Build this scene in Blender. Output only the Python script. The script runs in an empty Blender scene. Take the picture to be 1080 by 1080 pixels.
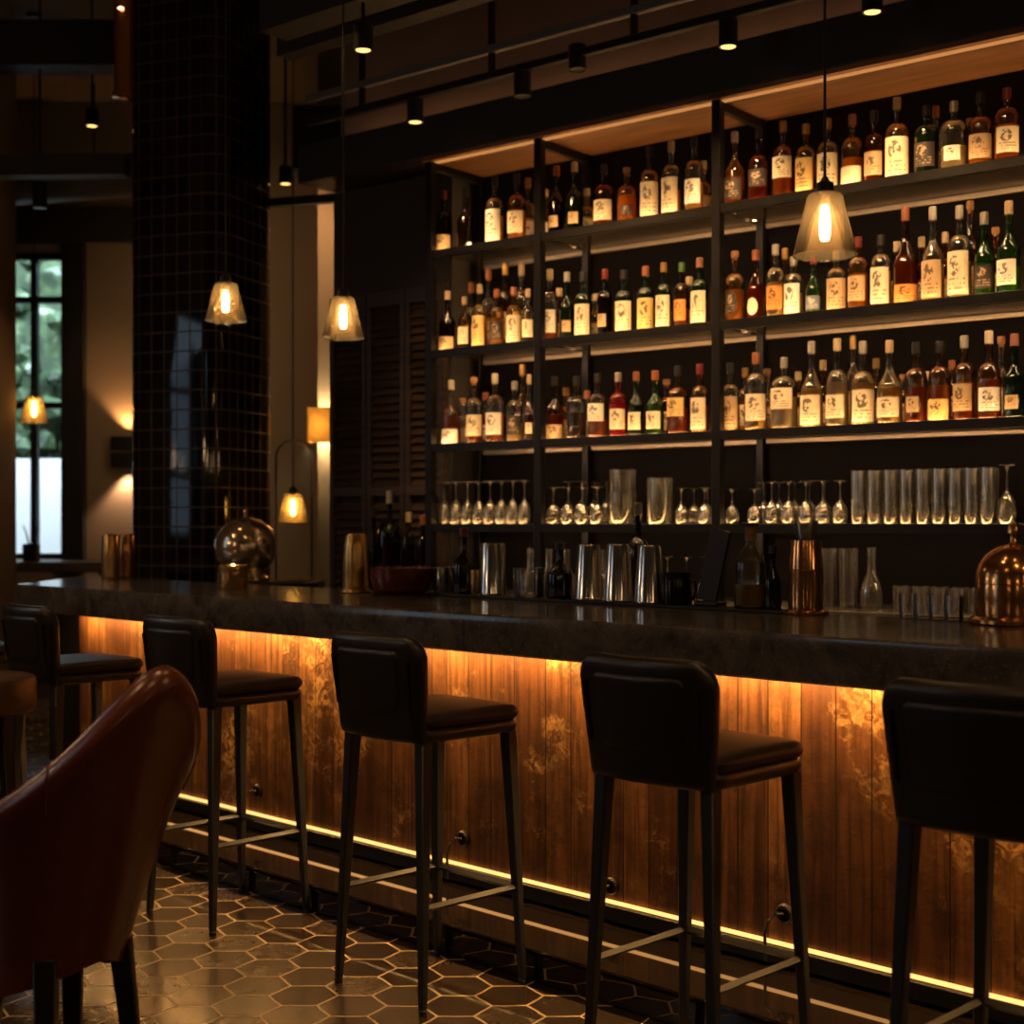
import bpy, bmesh, math, random
from mathutils import Vector, Matrix
random.seed(7)
sc = bpy.context.scene
COL = sc.collection
PI = math.pi

# ------------------------------------------------------------------ camera, world, light, exposure
F = 1500.0                       # focal length in pixels of the 1080 frame
CAMZ = 1.4
cam_d = bpy.data.cameras.new('camera'); cam = bpy.data.objects.new('camera', cam_d); COL.objects.link(cam)
cam.location = (0, 0, CAMZ); cam.rotation_euler = (PI/2, 0, 0)
cam_d.lens = 50.0; cam_d.sensor_width = 36.0; cam_d.shift_y = 12/1080
cam_d.clip_start = .05; cam_d.clip_end = 200
cam_d.dof.use_dof = True; cam_d.dof.focus_distance = 4.4; cam_d.dof.aperture_fstop = 2.6
sc.camera = cam
w = bpy.data.worlds.new('night_room'); sc.world = w; w.use_nodes = True
w.node_tree.nodes['Background'].inputs[0].default_value = (1, .72, .5, 1)
w.node_tree.nodes['Background'].inputs[1].default_value = .004
sc.view_settings.view_transform = 'Standard'; sc.view_settings.look = 'None'
sc.view_settings.exposure = 0.5; sc.view_settings.gamma = 1; sc.view_settings.use_curve_mapping = False
sc.cycles.max_bounces = 8; sc.cycles.transparent_max_bounces = 40; sc.cycles.diffuse_bounces = 3
sc.cycles.glossy_bounces = 4; sc.cycles.transmission_bounces = 6
sc.cycles.caustics_reflective = False; sc.cycles.caustics_refractive = False
sc.cycles.sample_clamp_indirect = 4.0

WARM = (1, .50, .17); LAMP = (1, .56, .23); DAY = (.60, .80, 1)

def light(name, kind, loc, energy, color, aim=None, **k):
    d = bpy.data.lights.new(name, kind); d.energy = energy; d.color = color
    for a, v in k.items(): setattr(d, a, v)
    o = bpy.data.objects.new(name, d); COL.objects.link(o); o.location = loc
    if aim is not None:
        o.rotation_euler = (Vector(aim)-Vector(loc)).to_track_quat('-Z', 'Y').to_euler()
    return o

# daylight coming in through the three windows
light('daylight_far_window', 'AREA', (-4.1, 13.4, 4.4), 130, DAY, (-4.2, 12.9, 1.2), shape='RECTANGLE', size=2.2, size_y=1.0)
light('daylight_side_window', 'AREA', (-4.95, 5.9, 2.2), 5, DAY, (-2, 5.4, 1.0), shape='RECTANGLE', size=1.1, size_y=1.9)
light('daylight_near_window', 'AREA', (-4.95, 2.6, 2.2), 6, DAY, (-1.2, 3.6, .8), shape='RECTANGLE', size=1.1, size_y=1.9)
# unseen fill spots added over the dining side, behind and beside the camera
for i, (x, y, e) in enumerate(((-2.9, 2.9, 26), (.3, -1.2, 20), (2.6, 1.2, 24), (-1.1, 1.5, 16), (1.2, 1.9, 16), (-3.4, 5.2, 22))):
    light('dining_fill_spot', 'SPOT', (x, y, 3.7), e, LAMP, (x, y, 0), spot_size=math.radians(128), spot_blend=.5, shadow_soft_size=.05)

for x, y, z, e in ((-1.7, -.6, 2.1, 5), (.7, -1.4, 2.2, 6), (2.5, .3, 2.2, 6), (-3.6, 3.4, 2.0, 7), (-3.7, 5.6, 2.0, 6), (3.2, 2.2, 2.1, 6)):  # unseen point lights added to put highlights on metal and leather
    light('dining_fill_point', 'POINT', (x, y, z), e, (1, .60, .27), shadow_soft_size=.09)

# unseen spots added overhead for glints on stools, counter and armchair
for x, y, e in ((-2.2, 6.2, 34), (-1.05, 5.2, 17), (.1, 3.95, 26), (1.25, 2.8, 30), (-1.3, 3.6, 62)):
    light('overhead_fill_spot', 'SPOT', (x, y, 4.75), e, LAMP, (x, y, 0), spot_size=math.radians(48), spot_blend=.6, shadow_soft_size=.05)

# ------------------------------------------------------------------ frames
C0 = Vector((-2.45, 7.03, 0)); CROT = math.atan2(-.7047, .7095)      # counter: x along the front edge, y into the bar
S0 = Vector((.889, 6.20, 0)); SROT = math.atan2(-.6277, .7784)       # shelving: origin at the post between the wide and middle bays
CM = Matrix.Translation(C0) @ Matrix.Rotation(CROT, 4, 'Z')
SM = Matrix.Translation(S0) @ Matrix.Rotation(SROT, 4, 'Z')
def cw(x, y, z=0): return CM @ Vector((x, y, z))
def sw(x, y, z=0): return SM @ Vector((x, y, z))
def on_shelf(px, s):                     # distance along the shelf seen at picture column px, s behind the front plane
    k = (px-540)/F; b = sw(0, s); vx, vy = .7784, -.6277
    return (k*b.y-b.x)/(vx-k*vy)
def at(px, d, z=0): return Vector(((px-540)/F*d, d, z))
def depth_on(py, z): return F*(CAMZ-z)/(py-552)

# ------------------------------------------------------------------ mesh helpers
class MB:
    def __init__(s): s.bm = bmesh.new()
    def _merge(s, t):
        me = bpy.data.meshes.new('tmp'); t.to_mesh(me); t.free(); s.bm.from_mesh(me); bpy.data.meshes.remove(me)
    def box(s, c, d, bev=0, M=None, seg=1):
        t = bmesh.new(); bmesh.ops.create_cube(t, size=1)
        for v in t.verts: v.co = Vector((v.co.x*d[0], v.co.y*d[1], v.co.z*d[2]))
        if bev: bmesh.ops.bevel(t, geom=t.edges[:], offset=bev, segments=seg, affect='EDGES', profile=.5)
        m = Matrix.Translation(Vector(c)) @ (M or Matrix())
        bmesh.ops.transform(t, matrix=m, verts=t.verts); s._merge(t); return s
    def span(s, a, b, bev=0):
        return s.box([(a[i]+b[i])/2 for i in range(3)], [abs(b[i]-a[i]) for i in range(3)], bev)
    def lathe(s, prof, n=24, c=(0, 0, 0), M=None, cap0=True, cap1=True):
        t = bmesh.new(); rings = []
        for r, z in prof:
            if r < 1e-6: rings.append([t.verts.new((0, 0, z))])
            else: rings.append([t.verts.new((r*math.cos(2*PI*k/n), r*math.sin(2*PI*k/n), z)) for k in range(n)])
        for a, b in zip(rings, rings[1:]):
            for k in range(n):
                q = (k+1) % n
                if len(a) == 1 and len(b) == 1: break
                if len(a) == 1: t.faces.new((a[0], b[q], b[k]))
                elif len(b) == 1: t.faces.new((a[k], a[q], b[0]))
                else: t.faces.new((a[k], a[q], b[q], b[k]))
        if cap0 and len(rings[0]) > 1: t.faces.new(rings[0][::-1])
        if cap1 and len(rings[-1]) > 1: t.faces.new(rings[-1])
        m = Matrix.Translation(Vector(c)) @ (M or Matrix())
        bmesh.ops.transform(t, matrix=m, verts=t.verts); s._merge(t); return s
    def tube(s, pts, r, n=10, r1=None, square=False):
        t = bmesh.new(); pts = [Vector(p) for p in pts]; rings = []
        for i, p in enumerate(pts):
            d = (pts[min(i+1, len(pts)-1)]-pts[max(i-1, 0)]).normalized()
            up = Vector((0, 0, 1)) if abs(d.z) < .8 else Vector((1, 0, 0))
            a = d.cross(up).normalized(); b = d.cross(a).normalized()
            rr = r if r1 is None else r+(r1-r)*i/(len(pts)-1)
            rings.append([t.verts.new(p+rr*(math.cos(2*PI*k/n)*a+math.sin(2*PI*k/n)*b)) for k in range(n)])
        for A, B in zip(rings, rings[1:]):
            for k in range(n): t.faces.new((A[k], A[(k+1) % n], B[(k+1) % n], B[k]))
        t.faces.new(rings[0][::-1]); t.faces.new(rings[-1])
        bmesh.ops.recalc_face_normals(t, faces=t.faces); s._merge(t); return s
    def leg(s, p0, p1, w0, w1, yaw=0, bev=.004):        # square tapering leg from p0 (top) to p1 (bottom)
        t = bmesh.new(); R = []
        for p, w_ in ((p0, w0), (p1, w1)):
            R.append([t.verts.new(Vector(p)+Matrix.Rotation(yaw, 3, 'Z') @ Vector((sx*w_/2, sy*w_/2, 0))) for sx, sy in ((-1,-1),(1,-1),(1,1),(-1,1))])
        for k in range(4): t.faces.new((R[0][k], R[1][k], R[1][(k+1) % 4], R[0][(k+1) % 4]))
        t.faces.new(R[0]); t.faces.new(R[1][::-1]); bmesh.ops.recalc_face_normals(t, faces=t.faces)
        bmesh.ops.bevel(t, geom=t.edges[:], offset=bev, segments=1, affect='EDGES', profile=.5)
        s._merge(t); return s
    def prism(s, poly, z0, z1, bev=0):
        t = bmesh.new(); a = [t.verts.new((x, y, z0)) for x, y in poly]; b = [t.verts.new((x, y, z1)) for x, y in poly]
        n = len(poly)
        for k in range(n): t.faces.new((a[k], a[(k+1) % n], b[(k+1) % n], b[k]))
        t.faces.new(a[::-1]); t.faces.new(b); bmesh.ops.recalc_face_normals(t, faces=t.faces)
        if bev: bmesh.ops.bevel(t, geom=t.edges[:], offset=bev, segments=1, affect='EDGES', profile=.5)
        s._merge(t); return s
    def grid(s, fn, nu, nv, closed_u=False):            # surface patch fn(i,j)->Vector
        V = [[s.bm.verts.new(fn(i, j)) for j in range(nv)] for i in range(nu)]
        for i in range(nu if closed_u else nu-1):
            for j in range(nv-1):
                q = (i+1) % nu; s.bm.faces.new((V[i][j], V[q][j], V[q][j+1], V[i][j+1]))
        return V
    def patch(s, r, a0, a1, z0, z1, n=12, lean=0):      # label wrapped on a cylinder, with UVs
        uv = s.bm.loops.layers.uv.verify(); P = []
        for i in range(n+1):
            a = a0+(a1-a0)*i/n
            P.append((s.bm.verts.new((r*math.cos(a), r*math.sin(a), z0)), s.bm.verts.new((r*math.cos(a), r*math.sin(a), z1))))
        for i in range(n):
            f = s.bm.faces.new((P[i][0], P[i+1][0], P[i+1][1], P[i][1]))
            for l, (u, v) in zip(f.loops, ((i/n, 0), ((i+1)/n, 0), ((i+1)/n, 1), (i/n, 1))): l[uv].uv = (u, v)
        return s
    def oval(s, r, ac, ah, zc, zh, n=18):
        uv = s.bm.loops.layers.uv.verify(); c = s.bm.verts.new((r*math.cos(ac), r*math.sin(ac), zc)); R = []
        pt = lambda q, k: (r*math.cos(ac+ah*k*math.cos(q)), r*math.sin(ac+ah*k*math.cos(q)), zc+zh*k*math.sin(q))
        Q = [2*PI*i/n for i in range(n)]
        A = [s.bm.verts.new(pt(q, .5)) for q in Q]; B = [s.bm.verts.new(pt(q, 1)) for q in Q]
        U = lambda q, k: (.5+.5*k*math.cos(q), .5+.5*k*math.sin(q))
        for i in range(n):
            j = (i+1) % n
            f = s.bm.faces.new((c, A[i], A[j]))
            for l, u in zip(f.loops, ((.5, .5), U(Q[i], .5), U(Q[j], .5))): l[uv].uv = u
            f = s.bm.faces.new((A[i], B[i], B[j], A[j]))
            for l, u in zip(f.loops, (U(Q[i], .5), U(Q[i], 1), U(Q[j], 1), U(Q[j], .5))): l[uv].uv = u
        return s
    def build(s, name, m, parent=None, loc=(0, 0, 0), rotz=0, smooth=35):
        me = bpy.data.meshes.new(name); s.bm.to_mesh(me); s.bm.free(); me.materials.append(m)
        if smooth:
            me.polygons.foreach_set('use_smooth', [True]*len(me.polygons)); me.set_sharp_from_angle(angle=math.radians(smooth))
        o = bpy.data.objects.new(name, me); COL.objects.link(o)
        if parent: o.parent = parent
        o.location = loc; o.rotation_euler = (0, 0, rotz); return o

def tag(o, label=None, cat=None, group=None, kind=None):
    if label: o['label'] = label
    if cat: o['category'] = cat
    if group: o['group'] = group
    if kind: o['kind'] = kind
    return o
def thing(name, label, cat, loc=(0, 0, 0), rotz=0, group=None):
    o = bpy.data.objects.new(name, None); COL.objects.link(o); o.location = loc; o.rotation_euler = (0, 0, rotz); o.empty_display_size = .05
    return tag(o, label, cat, group)
def struct(mb, name, m, loc=(0, 0, 0), rotz=0, label=None, parent=None, smooth=35):
    o = mb.build(name, m, parent, loc, rotz, smooth)
    if not parent: o['kind'] = 'structure'
    if label: o['label'] = label
    return o
def copy_tree(o, parent=None):
    c = o.copy(); COL.objects.link(c)
    if parent: c.parent = parent
    for ch in o.children: copy_tree(ch, c)
    return c

# ------------------------------------------------------------------ materials
class NT:
    def __init__(s, name):
        s.m = bpy.data.materials.new(name); s.m.use_nodes = True; s.t = s.m.node_tree
        for n in list(s.t.nodes): s.t.nodes.remove(n)
        s.out = s.t.nodes.new('ShaderNodeOutputMaterial')
    def n(s, typ, ins=None, **props):
        nd = s.t.nodes.new('ShaderNode'+typ)
        for k, v in props.items(): setattr(nd, k, v)
        for k, v in (ins or {}).items():
            if isinstance(v, bpy.types.NodeSocket): s.t.links.new(v, nd.inputs[k])
            elif isinstance(v, bpy.types.Node): s.t.links.new(v.outputs[0], nd.inputs[k])
            else: nd.inputs[k].default_value = v
        return nd
    def math(s, op, a, b=0.0, c=0.0): return s.n('Math', {0: a, 1: b, 2: c}, operation=op).outputs[0]
    def ramp(s, f, stops):
        r = s.n('ValToRGB', {0: f}); e = r.color_ramp.elements
        while len(e) < len(stops): e.new(.5)
        for el, (p, c) in zip(e, stops): el.position = p; el.color = c if len(c) == 4 else (*c, 1)
        return r.outputs[0]
    def mix(s, f, a, b, blend='MIX'):
        nd = s.t.nodes.new('ShaderNodeMix'); nd.data_type = 'RGBA'; nd.blend_type = blend
        for i, v in ((0, f), (6, a), (7, b)):
            if isinstance(v, bpy.types.NodeSocket): s.t.links.new(v, nd.inputs[i])
            else: nd.inputs[i].default_value = v if i == 0 or len(v) == 4 else (*v, 1)
        return nd.outputs[2]
    def done(s, sh):
        s.t.links.new(sh.outputs[0] if isinstance(sh, bpy.types.Node) else sh, s.out.inputs[0]); return s.m
    def bsdf(s, base, rough=.5, metal=0.0, **k):
        ins = {'Base Color': base if isinstance(base, bpy.types.NodeSocket) else (*base, 1), 'Roughness': rough, 'Metallic': metal}
        ins.update(k); return s.n('BsdfPrincipled', ins)
def noise(t, vec, scale, detail=4, rough=.55): return t.n('TexNoise', {'Vector': vec, 'Scale': scale, 'Detail': detail, 'Roughness': rough})
def plain(name, base, rough=.5, metal=0.0, var=.25, scale=30, bump=0.0, rvar=.16, **k):
    t = NT(name); co = t.n('TexCoord').outputs['Object']; nz = noise(t, co, scale)
    c = t.mix(nz.outputs[0], tuple(max(0, b*(1-var)) for b in base), tuple(b*(1+var) for b in base))
    r = t.math('MULTIPLY_ADD', nz.outputs[0], rvar, rough-rvar/2)
    if bump: k['Normal'] = t.n('Bump', {'Strength': bump, 'Distance': .004, 'Height': nz.outputs[0]}).outputs[0]
    return t.done(t.bsdf(c, r, metal, **k))
def emit(name, col, s):
    t = NT(name); return t.done(t.n('Emission', {'Color': (*col, 1), 'Strength': s}))
def glassy(name, col, rough=.03, haze=0.0, hazecol=(1, 1, 1), ior=1.5, edge=0.0, rim=0.0):
    t = NT(name); tr = t.n('BsdfTransparent', {'Color': (*col, 1)})
    base = tr
    hz = haze
    if rim: hz = t.math('MULTIPLY_ADD', t.n('LayerWeight', {'Blend': .3}).outputs['Facing'], rim, haze)  # pale edge at grazing angles, put in for light refracted by the glass
    if haze: base = t.n('MixShader', {0: hz, 1: tr, 2: t.n('MixShader', {0: .45, 1: t.n('BsdfTranslucent', {'Color': (*hazecol, 1)}), 2: t.n('BsdfDiffuse', {'Color': (*hazecol, 1)})})})
    gl = t.n('BsdfGlossy', {'Color': (1, 1, 1, 1), 'Roughness': rough})
    f = t.n('Fresnel', {'IOR': ior}).outputs[0]
    if edge:
        lw = t.n('LayerWeight', {'Blend': .25}).outputs['Facing']
        f = t.math('MINIMUM', t.math('ADD', f, t.math('MULTIPLY', lw, edge)), 1.0)
    return t.done(t.n('MixShader', {0: f, 1: base, 2: gl}))

M = {}
M['steel_black'] = plain('blackened_steel', (.022, .02, .019), .38, .85, .3, 14)
M['black_metal'] = plain('black_powder_coat', (.012, .011, .011), .42, .4, .2, 60)
M['leg_metal'] = plain('gunmetal_leg', (.05, .052, .058), .42, .8, .2, 30)
M['leather_black'] = plain('black_brown_leather', (.010, .007, .0055), .36, 0, .3, 160, .06, .06, **{'Specular IOR Level': .45})
M['leather_seat'] = plain('worn_dark_leather', (.022, .014, .009), .45, 0, .3, 120, .12, **{'Specular IOR Level': .22})
M['leather_red'] = plain('oxblood_leather', (.115, .027, .013), .26, 0, .15, 40, .02, .04)
M['brass'] = plain('brushed_brass', (.66, .40, .15), .26, .92, .12, 40, 0, .05)
M['copper'] = plain('aged_copper', (.56, .29, .12), .17, .95, .16, 18, 0, .05)
M['silver'] = plain('polished_steel', (.66, .62, .57), .14, .95, .06, 10, 0, .05)
M['globe'] = plain('tarnished_silver', (.66, .54, .38), .16, .88, .08, 6, 0, .05)
M['rubber'] = plain('black_rubber', (.010, .010, .010), .55, 0, .2, 40)
M['fascia'] = plain('dark_stained_fascia', (.012, .008, .006), .5, 0, .3, 6)
M['plaster_dark'] = plain('dark_plaster', (.030, .024, .020), .8, 0, .25, 3)
M['plaster'] = plain('taupe_plaster', (.26, .19, .14), .85, 0, .12, 2)
M['ceiling'] = plain('brown_ceiling_plaster', (.16, .11, .075), .8, 0, .3, 2.5)
M['beam'] = plain('black_beam', (.010, .009, .008), .6, 0, .2, 8)
M['duct'] = plain('galvanised_duct', (.16, .15, .14), .5, .6, .15, 5)
M['concrete'] = plain('white_render', (.88, .9, .92), .8, 0, .04, 3)
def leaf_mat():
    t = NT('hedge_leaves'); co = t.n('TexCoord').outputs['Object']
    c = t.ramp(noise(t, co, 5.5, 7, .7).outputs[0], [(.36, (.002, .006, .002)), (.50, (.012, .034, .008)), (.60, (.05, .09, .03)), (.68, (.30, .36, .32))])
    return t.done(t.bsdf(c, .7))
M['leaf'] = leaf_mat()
M['red_glaze'] = plain('red_brown_glaze', (.10, .016, .008), .25, 0, .25, 20)
M['ice'] = plain('berry_garnish', (.10, .018, .009), .28, 0, .4, 60)
M['black_glass'] = plain('black_bottle_glass', (.006, .006, .005), .12, 0, .2, 10)
M['screen'] = plain('black_plastic', (.012, .012, .013), .3, 0, .2, 20)
M['candle'] = emit('candle_glow', (1, .62, .25), 14)
M['lens'] = emit('lamp_lens', (1, .58, .15), 1.9)
M['lens_red'] = emit('lamp_lens_ember', (1, .40, .18), 9)
M['bulb'] = emit('filament_bulb', (1, .66, .32), 58)
M['led'] = emit('warm_led_strip', (1, .46, .13), 1.5)
M['led_counter'] = emit('warm_led_counter', (1, .52, .155), 150)
M['led_shelf'] = emit('warm_led_shelf', (1, .54, .20), 26)
M['led_fill'] = emit('warm_led_fill', (1, .62, .31), 46)
M['edge_glow'] = emit('lit_edge_glow', (1, .40, .11), .42)
M['led_rear'] = emit('warm_led_rear', (1, .56, .20), 48)
M['cove_fill'] = emit('warm_cove_fill', (1, .50, .25), 5)
M['lampshade'] = None

def wood_panel():       # upright planks of worn copper-brown timber (object x runs along the bar)
    t = NT('patinated_plank'); co = t.n('TexCoord').outputs['Object']
    sx = t.n('SeparateXYZ', {0: co})
    xs = t.math('MULTIPLY', sx.outputs[0], 8.6)
    w1 = noise(t, t.n('CombineXYZ', {0: t.math('FLOOR', t.math('MULTIPLY', sx.outputs[0], 2.15))}), 3.1, 0).outputs[0]
    xs = t.math('ADD', xs, t.math('MULTIPLY', w1, .9))
    idx = t.math('FLOOR', xs); fr = t.math('FRACT', xs)
    rnd = t.n('TexWhiteNoise', {'W': idx}, noise_dimensions='1D').outputs[0]
    gap = t.math('LESS_THAN', t.math('MINIMUM', fr, t.math('SUBTRACT', 1.0, fr)), .022)
    st = t.n('Mapping', {'Vector': co, 'Scale': (40, 40, 2.2)})
    g = t.n('TexNoise', {'Vector': t.n('VectorMath', {0: st, 1: t.n('CombineXYZ', {0: t.math('MULTIPLY', rnd, 30)})}, operation='ADD'), 'Scale': 1.0, 'Detail': 6, 'Distortion': .6}).outputs[0]
    pat = noise(t, co, 2.3, 8, .68).outputs[0]
    fine = t.n('TexNoise', {'Vector': co, 'Scale': 26, 'Detail': 5, 'Distortion': 1.6}).outputs[0]
    base = t.mix(rnd, (.105, .038, .011), (.32, .14, .045))
    base = t.mix(t.ramp(g, [(.34, (0, 0, 0)), (.68, (.9, .9, .9))]), base, (.050, .018, .007))
    worn = t.ramp(pat, [(.53, (0, 0, 0)), (.66, (1, 1, 1))])
    wf = t.math('MULTIPLY', worn, t.ramp(fine, [(.42, (0, 0, 0)), (.6, (1, 1, 1))]))
    base = t.mix(t.math('MULTIPLY', wf, .9), base, (.70, .40, .14))
    dark = t.ramp(noise(t, co, 7.5, 8, .7).outputs[0], [(.36, (1, 1, 1)), (.54, (0, 0, 0))])
    base = t.mix(t.math('MULTIPLY', dark, .7), base, (.04, .017, .008))
    base = t.mix(t.math('MULTIPLY', gap, .85), base, (.012, .006, .004))
    h = t.math('SUBTRACT', t.math('ADD', t.math('MULTIPLY', g, .4), t.math('MULTIPLY', fine, .6)), t.math('MULTIPLY', gap, 1.2))
    b = t.n('Bump', {'Strength': .3, 'Distance': .006, 'Height': h}).outputs[0]
    return t.done(t.bsdf(base, t.math('MULTIPLY_ADD', fine, .35, .28), .35, Normal=b))
M['panel'] = wood_panel()

def stone():
    t = NT('dark_veined_stone'); co = t.n('TexCoord').outputs['Object']
    a = t.n('TexNoise', {'Vector': co, 'Scale': 7, 'Detail': 9, 'Roughness': .7, 'Distortion': .8}).outputs[0]
    v = t.n('TexVoronoi', {'Vector': t.n('VectorMath', {0: co, 1: t.n('TexNoise', {'Vector': co, 'Scale': 5, 'Detail': 4}).outputs[1]}, operation='ADD'), 'Scale': 3.4}, feature='DISTANCE_TO_EDGE').outputs[0]
    vein = t.ramp(v, [(.0, (1, 1, 1)), (.018, (0, 0, 0))])
    spk = t.ramp(noise(t, co, 75, 5, .7).outputs[0], [(.60, (0, 0, 0)), (.68, (1, 1, 1))])
    base = t.mix(t.ramp(a, [(.32, (0, 0, 0)), (.68, (1, 1, 1))]), (.026, .023, .020), (.135, .118, .10))
    base = t.mix(t.math('MULTIPLY', vein, t.math('MULTIPLY', a, .3)), base, (.32, .26, .19))
    base = t.mix(t.math('MULTIPLY', spk, .6), base, (.34, .29, .22))
    return t.done(t.bsdf(base, t.math('MULTIPLY_ADD', a, .20, .05), 0, Normal=t.n('Bump', {'Strength': .08, 'Distance': .003, 'Height': a}).outputs[0]))
M['stone'] = stone()

def hex_floor():
    t = NT('hexagon_tile'); co = t.n('TexCoord').outputs['Object']
    R3 = math.sqrt(3); sc_ = 1/.176
    wob = t.n('TexNoise', {'Vector': co, 'Scale': 9.0, 'Detail': 2}).outputs[1]
    co2 = t.n('VectorMath', {0: co, 1: t.n('VectorMath', {0: wob, 'Scale': .016}, operation='SCALE').outputs[0]}, operation='ADD').outputs[0]
    p = t.n('VectorMath', {0: t.n('VectorMath', {0: co2, 'Scale': sc_}, operation='SCALE').outputs[0], 1: (R3*100, 100, 0)}, operation='ADD').outputs[0]
    p = t.n('VectorMath', {0: p, 1: (1, 1, 0)}, operation='MULTIPLY').outputs[0]
    r, h = (R3, 1, 1), (R3/2, .5, 0)
    def cell(q): return t.n('VectorMath', {0: t.n('VectorMath', {0: q, 1: r}, operation='MODULO').outputs[0], 1: h}, operation='SUBTRACT').outputs[0]
    a = cell(p); b = cell(t.n('VectorMath', {0: p, 1: h}, operation='SUBTRACT').outputs[0])
    la = t.n('VectorMath', {0: a}, operation='LENGTH').outputs['Value']; lb = t.n('VectorMath', {0: b}, operation='LENGTH').outputs['Value']
    sel = t.math('LESS_THAN', la, lb)
    mx = t.n('Mix', {0: sel, 4: b, 5: a}, data_type='VECTOR'); gv = mx.outputs[1]
    s = t.n('SeparateXYZ', {0: t.n('VectorMath', {0: gv}, operation='ABSOLUTE').outputs[0]})
    d = t.math('MAXIMUM', s.outputs[1], t.math('ADD', t.math('MULTIPLY', s.outputs[0], R3/2), t.math('MULTIPLY', s.outputs[1], .5)))
    cid = t.n('VectorMath', {0: p, 1: gv}, operation='SUBTRACT').outputs[0]
    rnd = t.n('TexWhiteNoise', {'Vector': t.n('VectorMath', {0: cid, 1: (.5, .5, .5)}, operation='SNAP').outputs[0]}).outputs[0]
    grout = t.ramp(d, [(.474, (0, 0, 0)), (.488, (1, 1, 1))])
    cl = noise(t, co, 14, 6, .65).outputs[0]
    base = t.mix(rnd, (.016, .010, .0065), (.042, .027, .016))
    base = t.mix(t.math('MULTIPLY', cl, .7), base, (.03, .02, .014))
    base = t.mix(grout, base, (.46, .33, .19))
    rough = t.math('ADD', t.math('ADD', t.math('MULTIPLY_ADD', cl, .18, .10), t.math('MULTIPLY', rnd, .10)), t.math('MULTIPLY', grout, .3))
    hgt = t.math('SUBTRACT', t.math('MULTIPLY', cl, .3), grout)
    return t.done(t.bsdf(base, rough, 0, **{'Specular IOR Level': .34}, Normal=t.n('Bump', {'Strength': .35, 'Distance': .004, 'Height': hgt}).outputs[0]))
M['floor'] = hex_floor()

def wall_tile():
    t = NT('glazed_black_tile'); co = t.n('TexCoord').outputs['UV']
    br = t.n('TexBrick', {'Vector': co, 'Color1': (.006, .005, .005, 1), 'Color2': (.016, .012, .010, 1), 'Mortar': (.10, .07, .045, 1), 'Scale': 1.0,
                          'Mortar Size': .004, 'Mortar Smooth': .2, 'Brick Width': .088, 'Row Height': .115}, offset=0.0)
    nz = t.n('TexNoise', {'Vector': co, 'Scale': 7, 'Detail': 2}).outputs[0]
    b = t.n('Bump', {'Strength': .3, 'Distance': .004, 'Height': t.math('ADD', t.math('MULTIPLY', br.outputs['Fac'], -1.0), t.math('MULTIPLY', nz, .35))}).outputs[0]
    return t.done(t.bsdf(br.outputs[0], t.math('MULTIPLY_ADD', br.outputs['Fac'], .4, .06), 0, Normal=b))
M['tile'] = wall_tile()

def grain(name, c0, c1, scl=(1.2, 14, 14), rough=.4):
    t = NT(name); co = t.n('Mapping', {'Vector': t.n('TexCoord').outputs['Object'], 'Scale': scl})
    g = t.n('TexNoise', {'Vector': co, 'Scale': 1.3, 'Detail': 7, 'Distortion': 1.2}).outputs[0]
    return t.done(t.bsdf(t.mix(t.ramp(g, [(.3, (0, 0, 0)), (.7, (1, 1, 1))]), c0, c1), t.math('MULTIPLY_ADD', g, .2, rough-.1), 0,
                         Normal=t.n('Bump', {'Strength': .15, 'Distance': .003, 'Height': g}).outputs[0]))
M['walnut'] = grain('walnut_board', (.075, .030, .012), (.26, .115, .045))
M['table_wood'] = grain('oak_block', (.05, .025, .013), (.16, .08, .037), (3, 3, 10))
M['door_wood'] = grain('dark_louvre_wood', (.022, .015, .010), (.075, .046, .026), (1.5, 1.5, 20), .45)
M['shelf_under'] = plain('smoked_shelf_board', (.045, .034, .026), .22, .3, .12, 3, 0, .05)
M['rear_rail'] = plain('lit_metal_rail', (.50, .38, .27), .35, .6, .1, 8)  # pale colour stands in for light along the shelves' rear edge

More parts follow.
